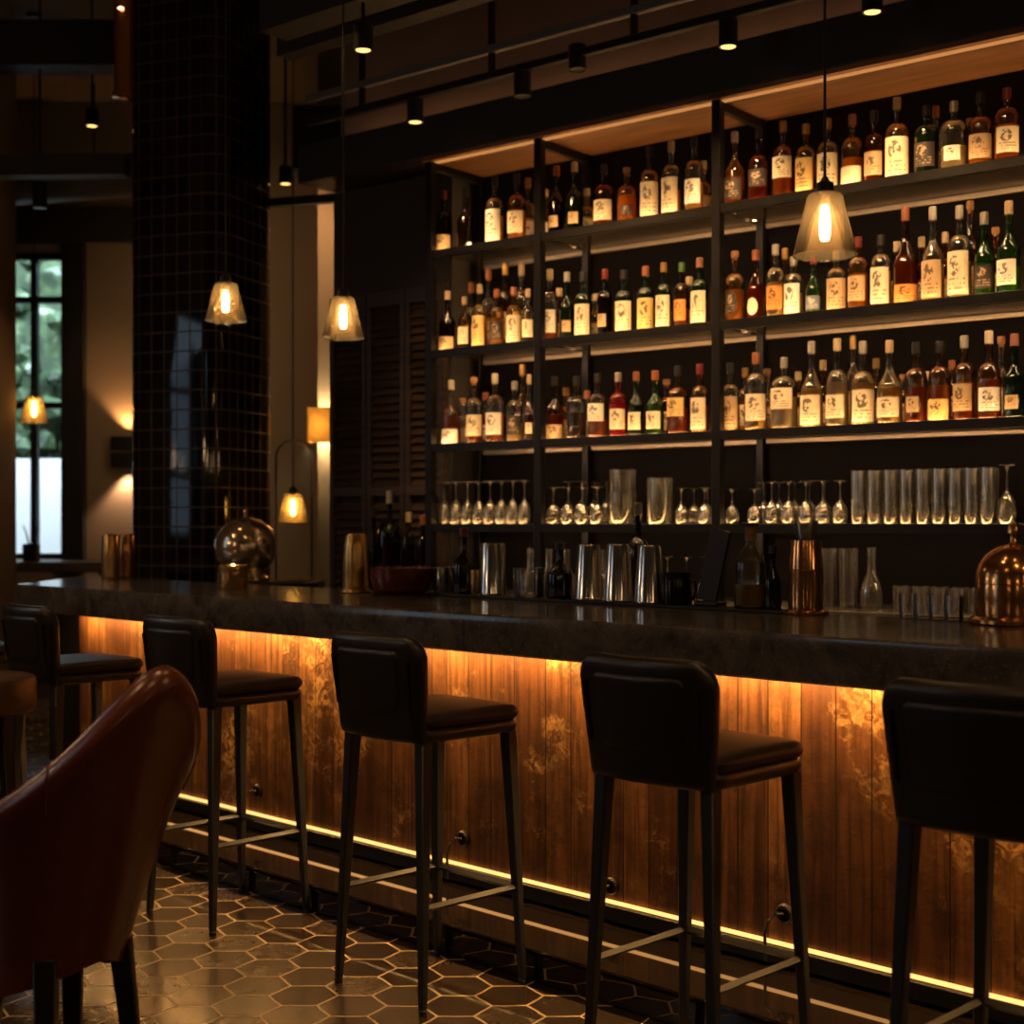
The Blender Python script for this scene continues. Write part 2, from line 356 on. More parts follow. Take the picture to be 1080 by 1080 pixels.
def label_mat(name, paper, ink, seed, emblem=True, lines=True):
    t = NT(name); uv = t.n('TexCoord').outputs['UV']; s = t.n('SeparateXYZ', {0: uv}); u, v = s.outputs[0], s.outputs[1]
    oi = t.n('ObjectInfo').outputs['Random']
    off = t.n('CombineXYZ', {0: t.math('MULTIPLY', oi, 37.0), 1: t.math('MULTIPLY', oi, 19.0), 2: float(seed)})
    q = t.n('VectorMath', {0: uv, 1: off}, operation='ADD').outputs[0]
    col = t.mix(noise(t, q, 3, 3).outputs[0], tuple(.85*p for p in paper), tuple(min(1, 1.08*p) for p in paper))
    if emblem:
        ex = t.math('DIVIDE', t.math('SUBTRACT', u, .42), .24); ey = t.math('DIVIDE', t.math('SUBTRACT', v, .66), .24)
        rr = t.math('ADD', t.math('MULTIPLY', ex, ex), t.math('MULTIPLY', ey, ey))
        nz = t.n('TexNoise', {'Vector': q, 'Scale': 6, 'Detail': 3}).outputs[0]
        em = t.math('MULTIPLY', t.math('LESS_THAN', rr, 1.0), t.math('GREATER_THAN', nz, .5))
        col = t.mix(t.math('MULTIPLY', em, .85), col, ink)
    if lines:
        row = t.math('FRACT', t.math('MULTIPLY', v, 9.0)); rid = t.math('FLOOR', t.math('MULTIPLY', v, 9.0))
        wv = t.n('TexWhiteNoise', {'Vector': t.n('CombineXYZ', {0: t.math('FLOOR', t.math('MULTIPLY', u, 17.0)), 1: rid, 2: oi})}, noise_dimensions='3D').outputs[0]
        ln = t.math('MULTIPLY', t.math('LESS_THAN', row, .42), t.math('GREATER_THAN', wv, .42))
        ln = t.math('MULTIPLY', ln, t.math('MULTIPLY', t.math('LESS_THAN', v, .42), t.math('GREATER_THAN', v, .1)))
        ln = t.math('MULTIPLY', ln, t.math('LESS_THAN', t.math('ABSOLUTE', t.math('SUBTRACT', u, .5)), .36))
        col = t.mix(t.math('MULTIPLY', ln, .65), col, ink)
    return t.done(t.bsdf(col, .55))
LAB = {'cream': label_mat('cream_paper', (.78, .66, .46), (.05, .035, .03), 1), 'white': label_mat('white_paper', (.86, .80, .68), (.05, .04, .04), 2),
       'tan': label_mat('tan_paper', (.52, .36, .20), (.06, .03, .02), 3), 'yellow': label_mat('yellow_paper', (.75, .52, .20), (.08, .03, .02), 4),
       'dark': label_mat('dark_paper', (.035, .025, .022), (.45, .32, .18), 5), 'orange': label_mat('orange_paper', (.62, .26, .06), (.06, .02, .02), 6),
       'blue': label_mat('slate_paper', (.13, .15, .2), (.55, .5, .45), 7), 'plain': label_mat('plain_cream_paper', (.82, .70, .50), (.05, .04, .03), 8, False, False)}
GLS = {'clear': glassy('clear_bottle_glass', (.985, .97, .93), .06, .008, (1, .9, .75), 1.62, 0, .12), 'amber': glassy('amber_bottle_glass', (.93, .72, .40), .06, .02, (.9, .5, .15), 1.62),
       'brown': glassy('brown_bottle_glass', (.62, .33, .13), .06, .02, (.6, .25, .08), 1.62), 'green': glassy('green_bottle_glass', (.36, .66, .22), .06, .03, (.2, .6, .12), 1.62),
       'dark green': glassy('dark_green_bottle_glass', (.10, .17, .07), .06, .04, (.1, .3, .08), 1.62), 'black': glassy('black_brown_glass', (.10, .06, .035), .06, .02, (.2, .1, .05), 1.62),
       'red': glassy('red_bottle_glass', (.75, .10, .08), .04, .12, (.8, .06, .05))}
LIQ = {'amber': glassy('amber_spirit', (.90, .46, .09), .1, .68, (1, .50, .09), 1.2), 'yellow': glassy('golden_spirit', (.96, .70, .24), .1, .74, (1, .68, .2), 1.2),
       'russet': glassy('russet_spirit', (.62, .19, .04), .1, .45, (.85, .24, .05), 1.2), 'dark': glassy('dark_spirit', (.25, .10, .05), .1, .16, (.4, .13, .06), 1.2),
       'water': glassy('clear_spirit', (.97, .92, .82), .1, .5, (1, .78, .42), 1.2), 'red': glassy('red_liqueur', (.75, .07, .05), .1, .35, (.9, .06, .04), 1.2),
       'green': glassy('green_liqueur', (.5, .65, .1), .1, .35, (.55, .7, .1), 1.2)}
CAP = {'black': plain('black_cap', (.012, .010, .010), .4), 'cork': plain('cork_stopper', (.30, .14, .05), .8, 0, .3, 120), 'cream': plain('cream_capsule', (.42, .30, .17), .55),
       'red': plain('red_capsule', (.16, .018, .010), .4), 'gold': plain('gold_capsule', (.42, .24, .07), .35, .8), 'orange': plain('orange_capsule', (.26, .08, .025), .5),
       'green': plain('green_capsule', (.06, .14, .04), .5), 'pink': plain('rose_capsule', (.26, .10, .06), .5), 'white': plain('white_capsule', (.5, .42, .3), .5),
       'silver': plain('silver_capsule', (.5, .45, .38), .35, .7)}
M['clear_glass'] = glassy('clear_glassware', (.985, .98, .965), .045, .045, (1, .92, .78), 1.65, .25, .42)
M['pane'] = glassy('window_pane', (.95, .97, .97), .01)
M['dome'] = glassy('bell_jar_glass', (.98, .98, .98), .02, .02, (1, 1, 1), 1.13)
M['shade_glass'] = glassy('smoked_shade_glass', (.90, .80, .66), .07, .13, (1, .76, .44), 1.5, .26)
M['shade_amber'] = glassy('amber_shade_glass', (.93, .77, .44), .08, .24, (1, .70, .30), 1.45, .25)
def shade_mat():
    t = NT('parchment_shade'); co = t.n('TexCoord').outputs['Object']
    g = noise(t, t.n('Mapping', {'Vector': co, 'Scale': (60, 60, 3)}), 1, 4).outputs[0]
    c = t.mix(g, (.80, .52, .20), (.95, .72, .36))
    return t.done(t.n('MixShader', {0: .75, 1: t.n('BsdfDiffuse', {'Color': c}), 2: t.n('BsdfTranslucent', {'Color': c})}))
M['lampshade'] = shade_mat()

# ------------------------------------------------------------------ the setting
struct(MB().span((-5.2, -2.5, -.1), (4.4, 12.2, 0)), 'floor', M['floor'], smooth=0)
struct(MB().span((-5.2, -2.5, 4.8), (4.4, 12.2, 4.9)), 'ceiling', M['ceiling'], smooth=0)
# far wall with the tall window, Y = 11.5
YF = 11.5
fw = MB()
fw.span((-5.2, YF, 0), (-4.75, YF+.25, 4.8)); fw.span((-4.75, YF, 0), (-3.60, YF+.25, 1.10)); fw.span((-4.75, YF, 3.60), (-3.60, YF+.25, 4.8))
fw.span((-3.60, YF, 0), (4.8, YF+.25, 4.8))
struct(fw, 'wall_far', M['plaster'], smooth=0)
wf = MB()
for x in (-4.72, -4.28, -3.89, -3.63): wf.span((x-.025, YF+.06, 1.10), (x+.025, YF+.14, 3.60))
for z in (1.13, 2.36, 3.22, 3.57): wf.span((-4.75, YF+.06, z-.025), (-3.60, YF+.14, z+.025))
win = struct(wf, 'window_1', M['beam'])
struct(MB().span((-4.75, YF+.098, 1.1), (-3.6, YF+.102, 3.6)), 'glass_pane', M['pane'], parent=win)
struct(MB().span((-3.62, YF-.09, 1.02), (-3.44, YF+.02, 3.66), .004), 'trim_1', M['beam'])          # dark casing beside the window
struct(MB().span((-5.2, YF-.05, 3.66), (-2.6, YF+.0, 3.95), .004), 'trim_2', M['plaster_dark'])
# left wall with two side windows (beside the camera, they let the daylight in)
lw = MB()
spans = ((-2.5, 2.0), (3.2, 5.3), (6.5, 11.5))
for a, b in spans: lw.span((-4.8, a, 0), (-4.6, b, 4.8))
for a, b in ((2.0, 3.2), (5.3, 6.5)): lw.span((-4.8, a, 0), (-4.6, b, 1.1)); lw.span((-4.8, a, 3.2), (-4.6, b, 4.8))
struct(lw, 'wall_left', M['plaster'], smooth=0)
for i, (a, b) in enumerate(((2.0, 3.2), (5.3, 6.5))):
    g = MB()
    for y in (a+.03, (a+b)/2, b-.03): g.span((-4.74, y-.03, 1.1), (-4.66, y+.03, 3.2))
    for z in (1.13, 1.8, 2.5, 3.17): g.span((-4.74, a, z-.03), (-4.66, b, z+.03))
    o = struct(g, 'window_%d' % (i+2), M['beam'])
    struct(MB().span((-4.702, a, 1.1), (-4.698, b, 3.2)), 'glass_pane', M['pane'], parent=o)
# projecting pier on the far side, its corner cuts into the frame
struct(MB().span((-4.6, 9.0, 0), (-3.26, 9.35, 4.8)), 'wall_pier', M['plaster'], smooth=0)
# wall behind the shelving, louvred side panel
struct(MB().span((-2.63, .52, 0), (2.6, .72, 4.8)), 'wall_back', M['plaster_dark'], S0, SROT, smooth=0)
struct(MB().span((-2.63, .24, 0), (-1.74, .52, 3.26)), 'wall_side', M['plaster_dark'], S0, SROT, smooth=0)
# far pilaster behind the passage
struct(MB().span((-1.31, 9.6, 0), (-.6, 9.9, 4.8)), 'wall_pilaster', M['plaster'], smooth=0)
# bulkhead over the shelving
struct(MB().span((-2.63, -.03, 3.27), (2.4, .50, 3.47)), 'trim_3', M['fascia'], S0, SROT, smooth=0)
struct(MB().span((-2.63, .30, 3.475), (2.4, .50, 4.8)), 'trim_4', M['ceiling'], S0, SROT, smooth=0)
cv = MB().span((-2.5, .20, 3.471), (2.3, .22, 3.478)).build('cove_fill_light', M['cove_fill'], None, S0, SROT); tag(cv, 'added warm strip light hidden on top of the dark bulkhead above the shelving', 'strip light')  # hidden strip added to light the wall above, in place of spotlight spill
# ceiling beams
def beam(name, a, b, w_, h): 
    a, b = Vector(a), Vector(b); d = b-a; yaw = math.atan2(d.y, d.x)
    return struct(MB().box((d.length/2, 0, 0), (d.length, w_, h)), name, M['beam'], a, yaw, smooth=0)
p, q = sw(on_shelf(288, -1.1), -1.1, 3.66), sw(2.0, -1.1, 3.66); beam('trim_5', p, q, .16, .16)
p, q = sw(on_shelf(300, -.55), -.55, 3.80), sw(2.0, -.55, 3.80); beam('trim_6', p, q, .10, .14)
beam('trim_7', (-5.2, 8.3, 3.46), (-2.22, 8.2, 3.42), .12, .12)
beam('trim_8', (-4.6, 8.9, 4.38), (-2.3, 8.9, 4.38), .2, .28)
beam('trim_9', (-1.4, 9.2, 3.86), (.2, 9.2, 3.86), .3, .4)
beam('trim_10', (-1.55, 8.9, 3.40), (-.5, 8.55, 3.38), .05, .05)

# rounded, tile-clad column
def column():
    cx, cy, a, R, yaw = -1.898, 8.72, .335, .13, math.radians(-20)
    pts = []
    for k, (sx, sy) in enumerate(((1, -1), (1, 1), (-1, 1), (-1, -1))):
        for j in range(9):
            th = -PI/2+k*PI/2+j/8*PI/2
            pts.append((sx*(a-R)+R*math.cos(th), sy*(a-R)+R*math.sin(th)))
    mb = MB(); uv = mb.bm.loops.layers.uv.verify(); n = len(pts); L = [0]
    for k in range(n): L.append(L[-1]+math.dist(pts[k], pts[(k+1) % n]))
    zs = [0, 1.0, 2.0, 3.0, 4.8]
    V = [[mb.bm.verts.new((x, y, z)) for z in zs] for x, y in pts]
    for k in range(n):
        for j in range(4):
            f = mb.bm.faces.new((V[k][j], V[(k+1) % n][j], V[(k+1) % n][j+1], V[k][j+1]))
            for l, c in zip(f.loops, ((L[k], zs[j]), (L[k+1], zs[j]), (L[k+1], zs[j+1]), (L[k], zs[j+1]))): l[uv].uv = c
    struct(mb, 'column', M['tile'], (cx, cy, 0), yaw, 'round-cornered column clad in glossy black square tiles')
column()

# louvred door panels beside the shelving
for i, (a, b) in enumerate(((-2.62, -2.33), (-2.33, -2.04), (-2.04, -1.76))):
    d = MB(); w_ = .035
    d.span((a+.004, .195, .02), (a+w_, .235, 2.66)); d.span((b-w_, .195, .02), (b-.004, .235, 2.66))
    d.span((a+w_, .195, .02), (b-w_, .235, .12)); d.span((a+w_, .195, 2.58), (b-w_, .235, 2.66)); d.span((a+w_, .195, 1.55), (b-w_, .235, 1.60))
    o = struct(d, 'door_%d' % (i+1), M['door_wood'], S0, SROT)
    s_ = MB(); z = .14
    while z < 2.57:
        if not 1.53 < z < 1.62: s_.box(((a+b)/2, .22, z), (b-a-2*w_, .006, .048), 0, Matrix.Rotation(math.radians(-28), 4, 'X'))
        z += .045
    struct(s_, 'louvre_slats', M['door_wood'], parent=o)

# outside the far window: a white garden wall and a hedge
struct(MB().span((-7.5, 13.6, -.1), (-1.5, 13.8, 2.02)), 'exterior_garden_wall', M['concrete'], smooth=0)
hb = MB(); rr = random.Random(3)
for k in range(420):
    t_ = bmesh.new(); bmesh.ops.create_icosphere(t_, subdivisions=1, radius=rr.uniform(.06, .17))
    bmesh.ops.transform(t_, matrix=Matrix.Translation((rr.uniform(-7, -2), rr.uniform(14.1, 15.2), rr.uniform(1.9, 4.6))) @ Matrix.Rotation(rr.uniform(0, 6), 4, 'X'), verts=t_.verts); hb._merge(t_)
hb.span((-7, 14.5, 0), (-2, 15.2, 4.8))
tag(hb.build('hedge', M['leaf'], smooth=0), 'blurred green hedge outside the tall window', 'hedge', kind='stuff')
light('outdoor_daylight', 'AREA', (-4.2, 12.3, 5.2), 620, (.75, .9, 1), (-4.2, 13.9, 1.4), shape='RECTANGLE', size=4, size_y=.8)

# ------------------------------------------------------------------ bar counter
TL, TR = 0.0, 6.6
bar = thing('bar_counter', 'long bar counter with dark stone top, glowing copper plank front and black foot platform', 'bar counter', C0, CROT)
MB().prism([(0, 0), (TR, 0), (TR, .82), (-.786, .82)], .97, 1.10, .006).build('stone_top', M['stone'], bar)
MB().span((.10, .286, .165), (TR, .32, .968)).build('plank_front', M['panel'], bar, smooth=0)
MB().span((-.30, .33, .10), (TR, .80, .968)).build('carcass', M['black_metal'], bar, smooth=0)
pf = MB().span((-.05, -.135, 0), (TR, .60, .088), .006); pf.span((-.05, -.138, .088), (TR, -.06, .100), .004)
pf.build('foot_platform', plain('polished_black_platform', (.010, .007, .005), .035, 0, .3, 5, 0, .01), bar)
MB().span((.06, .262, .100), (TR, .33, .150), .003).build('plinth', M['black_metal'], bar)
MB().span((.10, .270, .155), (TR, .284, .164)).build('light_strip', M['led'], bar)
MB().span((.12, .207, .963), (TR, .223, .9685)).build('under_counter_light', M['led_counter'], bar)
MB().span((.10, .182, .946), (TR, .192, .9695)).build('light_baffle', M['black_metal'], bar)  # unseen lip added to keep the strip's light off the stool seats

def grommet(px, py, lab):
    d = depth_on(py, .25); 
    # find the spot on the plank front (local y = .286)
    k = (px-540)/F; b = cw(0, .286); x = (k*b.y-b.x)/(.7095-k*-.7047)
    P = cw(x, .286); z = CAMZ-(py-552)*P.y/F
    t_ = thing('cable_outlet', lab, 'outlet', (P.x, P.y, z), CROT, 'cable outlets along the bar front')
    R = Matrix.Rotation(PI/2, 4, 'X')
    MB().lathe([(.030, 0), (.030, .008), (.024, .016), (.016, .018), (.014, .010), (0, .010)], 20, (0, 0, 0), R).build('escutcheon', M['steel_black'], t_)
    pts = [Vector((0, -.012, 0)), Vector((-.012, -.035, .004)), Vector((-.03, -.045, -.02)), Vector((-.04, -.05, -.06)), Vector((-.042, -.045, .108-z))]
    MB().tube(pts, .005, 8).build('cord', M['rubber'], t_)
grommet(273, 834, 'small dark cable outlet on plank front behind the second stool from armchair')
grommet(490, 884, 'round dark cable outlet on plank front behind the stool below the middle bay')
grommet(646, 934, 'dark cable outlet on plank front behind the stool under the large pendant')
grommet(829, 963, 'round dark cable outlet low on plank front near the copper cloche stool')

# ------------------------------------------------------------------ bar stools
def pillow(mb, hw, z0, z1, T, bend=0.0, yoff=0.0, lean=0.0, corner=.07, taper=0.0, edge=.022, nu=22, nv=18, bot_corner=.0):
    def sp(k, n):      # denser near the ends
        x = k/(n-1); return .5-.5*math.cos(PI*x)
    H = z1-z0
    def hwz(v):
        z = v*H; hw_ = hw-taper*(1-v)
        for c, dz in ((corner, H-z), (bot_corner, z)):
            if c and dz < c: hw_ -= c-math.sqrt(max(0, c*c-(c-dz)**2))
        return hw_
    def pt(side):
        def fn(i, j):
            u = 2*sp(i, nu)-1; v = sp(j, nv); hh = hwz(v); x = u*hh
            e = min(1.0, min(hh*(1-abs(u)), v*H, (1-v)*H)/edge)
            th = T/2*math.sqrt(max(0, 1-(1-e)**2))
            y = yoff+bend*(x/hw)**2-lean*v+side*th
            return Vector((x, y, z0+v*H))
        return fn
    A = mb.grid(pt(1), nu, nv); B = mb.grid(pt(-1), nu, nv)
    bmesh.ops.remove_doubles(mb.bm, verts=mb.bm.verts, dist=1e-5)
    bmesh.ops.recalc_face_normals(mb.bm, faces=mb.bm.faces)
    return mb
def cushion(mb, hx, hy, z0, z1, corner=.06, edge=.025, n=22, y0=0, dome=.008):
    def sp(k): return .5-.5*math.cos(PI*k/(n-1))
    def fn(side):
        def f(i, j):
            u, v = 2*sp(i)-1, 2*sp(j)-1
            # square to rounded square
            x, y = u*hx, v*hy
            ax, ay = abs(x)-(hx-corner), abs(y)-(hy-corner)
            if ax > 0 and ay > 0:
                m_ = max(ax, ay); l = math.hypot(ax, ay); ax, ay = ax*m_/l, ay*m_/l
                x = math.copysign(hx-corner+ax, x); y = math.copysign(hy-corner+ay, y); d = corner-math.hypot(ax, ay)
            else: d = min(hx-abs(x), hy-abs(y))
            e = min(1, d/edge); c = math.sqrt(max(0, 1-(1-e)**2)); zm = (z0+z1)/2
            return Vector((x, y+y0, zm+side*(z1-z0)/2*c+(dome*(1-u*u)*(1-v*v) if side > 0 else 0)))
        return f
    mb.grid(fn(1), n, n); mb.grid(fn(-1), n, n)
    bmesh.ops.remove_doubles(mb.bm, verts=mb.bm.verts, dist=1e-5); bmesh.ops.recalc_face_normals(mb.bm, faces=mb.bm.faces)
    return mb

def make_stool():
    r = thing('bar_stool', '', 'bar stool', (0, 0, 0), CROT)
    pillow(MB(), .218, .765, 1.078, .050, bend=.035, yoff=-.205, lean=.035, corner=.075, taper=.030).build('backrest', M['leather_black'], r, smooth=60)
    bp = pillow(MB(), .148, .850, 1.035, .022, bend=.020, yoff=-.2365, lean=.021, corner=.03, taper=.012, edge=.012, bot_corner=.05).build('back_pad', M['leather_black'], r.children[0], smooth=60)
    for s in (-1, 1):
        MB().tube([(s*.166, -.2225, .86), (s*.174, -.240, 1.01)], .0055, 8).build('back_rail', M['leather_black'], r.children[0])
    cushion(MB(), .205, .205, .806, .850, .055, .024, y0=.0).build('seat', M['leather_seat'], r, smooth=60)
    cushion(MB(), .200, .200, .768, .812, .05, .014, y0=.0, dome=0).build('seat_frame', M['leather_black'], r, smooth=60)
    for sx, sy in ((-1, -1), (1, -1), (1, 1), (-1, 1)):
        l = MB().leg((sx*.165, sy*.168, .775), (sx*.198, sy*.198, .014), .040, .022).build('leg', M['leg_metal'], r)
        MB().lathe([(.0115, 0), (.0125, .002), (.0125, .012), (.009, .015)], 12, (sx*.1985, sy*.1985, 0)).build('foot_cap', M['rubber'], l)
    f = lambda sx, sy: Vector((sx*.1855, sy*.1865, .295))
    for a, b in (((-1, -1), (-1, 1)), ((1, -1), (1, 1)), ((-1, 1), (1, 1))):
        MB().tube([f(*a), f(*b)], .0105, 4).build('stretcher', M['leg_metal'], r)
    return r
stools = [((-2.50, 6.50), 'black leather bar stool almost hidden at the end of the row, beyond the rest'),
          ((-1.77, 5.80), 'black leather bar stool behind the round wooden stool'),
          ((-1.02, 5.11), 'black leather bar stool partly hidden by the brown leather armchair'),
          ((-.248, 4.331), 'black leather bar stool standing clear below the middle shelving bay'),
          ((.472, 3.610), 'black leather bar stool below the large clear pendant lamp'),
          ((1.083, 3.027), 'black leather bar stool in front of the copper cloche, cut by frame')]
proto = make_stool()
for i, ((x, y), lab) in enumerate(stools):
    o = proto if i == 0 else copy_tree(proto)
    o.location = (x, y, 0); tag(o, lab, 'bar stool', 'bar stools along the counter')
    o.rotation_euler.z = CROT+random.uniform(-.03, .03)

# round wooden stool at the edge of the frame
t_ = thing('wooden_stool', 'round thick-topped wooden stool with dark ringed legs behind the brown armchair', 'stool', (-1.985, 5.28, 0))
MB().lathe([(0, .70), (.195, .70), (.208, .712), (.21, .73), (.21, .812), (.204, .828), (.19, .834), (0, .834)], 48).build('seat', M['table_wood'], t_)
for k in range(4):
    a = PI/4+k*PI/2+.3; l = MB().leg((.13*math.cos(a), .13*math.sin(a), .705), (.19*math.cos(a), .19*math.sin(a), 0), .038, .026, a).build('leg', M['black_metal'], t_)
ring = [(.165*math.cos(2*PI*k/40), .165*math.sin(2*PI*k/40), .27) for k in range(41)]
MB().tube(ring, .009, 8).build('foot_ring', M['black_metal'], t_)

# ------------------------------------------------------------------ leather armchair in front
def armchair():
    f = Vector((-.80, .60, 0)); l = Vector((-.60, -.80, 0))
    c = Vector((-1.015, 3.29, 0))
    yaw = math.atan2(f.y, f.x)             # local +x = facing direction, +y = sitter's left hand side
    r = thing('armchair', 'large reddish brown leather tub armchair in front of the bar stools', 'armchair', c, yaw)
    NU, A0 = 60, math.radians(128)
    def rim(phi):
        a = abs(phi)/math.radians(1)
        k = (math.sqrt(a*a+22*22)-22)/84
        return 1.088-.38*(1-math.exp(-k/.5))
    zb = .395
    def outer(phi, z, inset=0.0):
        h = (z-zb)/.68; R = .170+.140*min(1.15, max(0, h))**1.12-inset
        R += .022*max(0, 1-max(0, rim(phi)-z)/.24)**2
        ex = R*(1.0 if abs(phi) < PI/2 else 1.05); cxl = -.13*h+.075
        return Vector((cxl-ex*math.cos(phi), R*.98*math.sin(phi)*1.0, z))
    shell = MB()
    T = .092
    prof = []
    NV = 16
    def section(i):
        phi = -A0+2*A0*i/(NU-1); zr = rim(phi); P = []
        for j in range(NV):                              # up the outside
            z0 = zb+.012-.085*min(1, abs(phi)/1.6); z = z0+(zr-T/2-z0)*(j/(NV-1)); P.append(outer(phi, z))
        po = outer(phi, zr-T/2); pi_ = outer(phi, zr-T/2, T); mid = (po+pi_)/2; rad = (po-pi_)/2
        for j in range(1, 9):                            # over the rolled rim
            th = PI*j/9; P.append(mid+rad*math.cos(th)+Vector((0, 0, T/2*1.05*math.sin(th))))
        for j in range(NV):                              # down the inside
            z = zr-T/2+(zb+.05-(zr-T/2))*(j/(NV-1)); P.append(outer(phi, z, T))
        return P
    S = [section(i) for i in range(NU)]
    V = [[shell.bm.verts.new(p) for p in s] for s in S]
    for i in range(NU-1):
        for j in range(len(V[0])-1): shell.bm.faces.new((V[i][j], V[i+1][j], V[i+1][j+1], V[i][j+1]))
    for i in range(NU-1): shell.bm.faces.new((V[i][0], V[i][-1], V[i+1][-1], V[i+1][0]))
    for e in (0, NU-1): shell.bm.faces.new(V[e] if e else V[e][::-1])
    bmesh.ops.recalc_face_normals(shell.bm, faces=shell.bm.faces)
    sh = shell.build('shell', M['leather_red'], r, smooth=70)
    seam = MB()
    for ph in (math.radians(52), math.radians(-52)):
        i = round((ph+A0)/(2*A0)*(NU-1)); n_ = [V_ for V_ in S[i]]
        seam.tube([p+(p-Vector((0, 0, .7))).normalized()*.0005 for p in n_[NV-3:NV+10]], .0035, 6)
    seam.build('seam', M['leather_red'], sh)
    cushion(MB(), .105, .10, .50, .58, .07, .04, y0=0).build('seat_cushion', M['leather_red'], r, (.06, 0, 0), smooth=60)
    MB().lathe([(0, .405), (.13, .405), (.14, .425), (.14, .45), (0, .45)], 36, (.055, 0, 0)).build('seat_base', M['leather_black'], r)
    for sx, sy in ((-1, -1), (1, -1), (1, 1), (-1, 1)):
        MB().leg((.05+sx*.09, sy*.10, .43), (.05+sx*.13, sy*.13, 0), .052, .034, PI/4).build('leg', M['black_metal'], r)
armchair()

# ------------------------------------------------------------------ back bar: base cabinets, shelving
base = thing('back_bar_cabinet', 'low black back bar cabinet with worktop behind the counter', 'cabinet', S0, SROT)
MB().span((-1.72, -.02, 0), (2.3, .50, 1.01)).span((-2.35, -.02, 0), (-1.72, .185, 1.01)).build('body', M['black_metal'], base, smooth=0)
MB().span((-1.735, -.125, 1.01), (2.3, .505, 1.05), .004).span((-2.36, -.125, 1.01), (-1.735, .19, 1.05), .004).build('worktop', M['stone'], base)
for k in range(6):
    a = -1.70+k*.66
    dd = MB().span((a+.01, -.038, .08), (a+.65, -.02, .98), .003).build('door', M['black_metal'], base)
    MB().tube([(a+.58, -.05, .70), (a+.58, -.05, .85)], .006, 8).build('handle', M['brass'], dd)

SZ = (2.786, 2.278, 1.800, 1.394)                     # shelf tops, top to bottom
shelf = thing('bottle_shelving', 'tall black steel back bar shelving with walnut ceiling board and lit shelves', 'shelving', S0, SROT)
XP = (-1.69, -.985, 0.0, 1.72)
for x in XP:
    p = MB().span((x-.021, -.004, 1.051), (x+.021, .038, 3.245), .002); p.build('front_post', M['steel_black'], shelf)
    MB().span((x-.018, .385, 1.051), (x+.018, .42, 3.245), .002).build('rear_post', M['steel_black'], shelf)
    MB().span((x-.016, .039, 3.205), (x+.016, .384, 3.243), .002).build('side_rail', M['steel_black'], shelf)
MB().span((-1.72, .425, 1.051), (1.75, .45, 3.245)).build('back_panel', plain('smoked_back_panel', (.006, .004, .003), .6, 0, .3, 4, **{'Specular IOR Level': .08}), shelf, smooth=0)
MB().span((-1.72, -.02, 3.246), (1.75, .45, 3.268)).build('ceiling_board', M['walnut'], shelf, smooth=0)
for x0, x1 in zip(XP, XP[1:]):
    for q, z in enumerate(SZ):
        b = MB().span((x0+.022, .030, z-.016), (x1-.022, .424, z), .001).build('shelf_board', M['shelf_under'], shelf)
        MB().span((x0+.0215, .0, z-.036), (x1-.0215, .029, z+.005), .002).build('front_rail', M['steel_black'], b)
        MB().span((x0+.0215, .404, z-.036), (x1-.0215, .424, z-.0165), .002).build('rear_rail', M['rear_rail'], b)
        MB().span((x0+.03, .031, z+.0005), (x1-.03, .043, z+.003)).build('light_strip', M['led_shelf'], b)
        MB().span((x0+.03, .0305, z-.0215), (x1-.03, .0375, z-.0175)).build('under_fill_light', M['led_fill'], b)  # hidden strip added to brighten glassware and bottle tops below
        if q < 3: MB().span((x0+.03, .392, z+.001), (x1-.03, .404, z+.006)).build('light_strip', M['led_rear'], b)
MB().span((XP[0]+.03, .012, 3.2405), (XP[3]-.03, .045, 3.2445)).build('edge_glow_strip', M['edge_glow'], shelf)  # faint glow stands in for lamplight on the board's front edge

# ------------------------------------------------------------------ bottles
def profile(r, h, kind):
    rn = max(.0098, min(.0138, r*.35)); P = [(r*.90, 0), (r*.985, .004), (r, .012)]
    zs, zn, pw = {'whisky': (.54, .69, 'e'), 'tall': (.46, .66, 's'), 'round': (.45, .65, 'e'), 'slope': (.40, .70, 's'), 'squat': (.58, .73, 'e'), 'gin': (.58, .74, 'e')}[kind]
    P.append((r, h*zs*.5)); P.append((r, h*zs))
    for k in range(1, 8):
        u = k/7
        f_ = math.sqrt(max(0, 1-u*u)) if pw == 'e' else .5+.5*math.cos(PI*u)
        P.append((rn+(r-rn)*f_, h*(zs+(zn-zs)*u)))
    P += [(rn*.98, h*.86), (rn*1.10, h*.865), (rn*1.10, h*.895), (rn, h*.90)]
    return P, rn, zs*h, zn*h
ORD = 'first second third fourth fifth sixth seventh eighth ninth tenth eleventh twelfth thirteenth fourteenth fifteenth'.split()
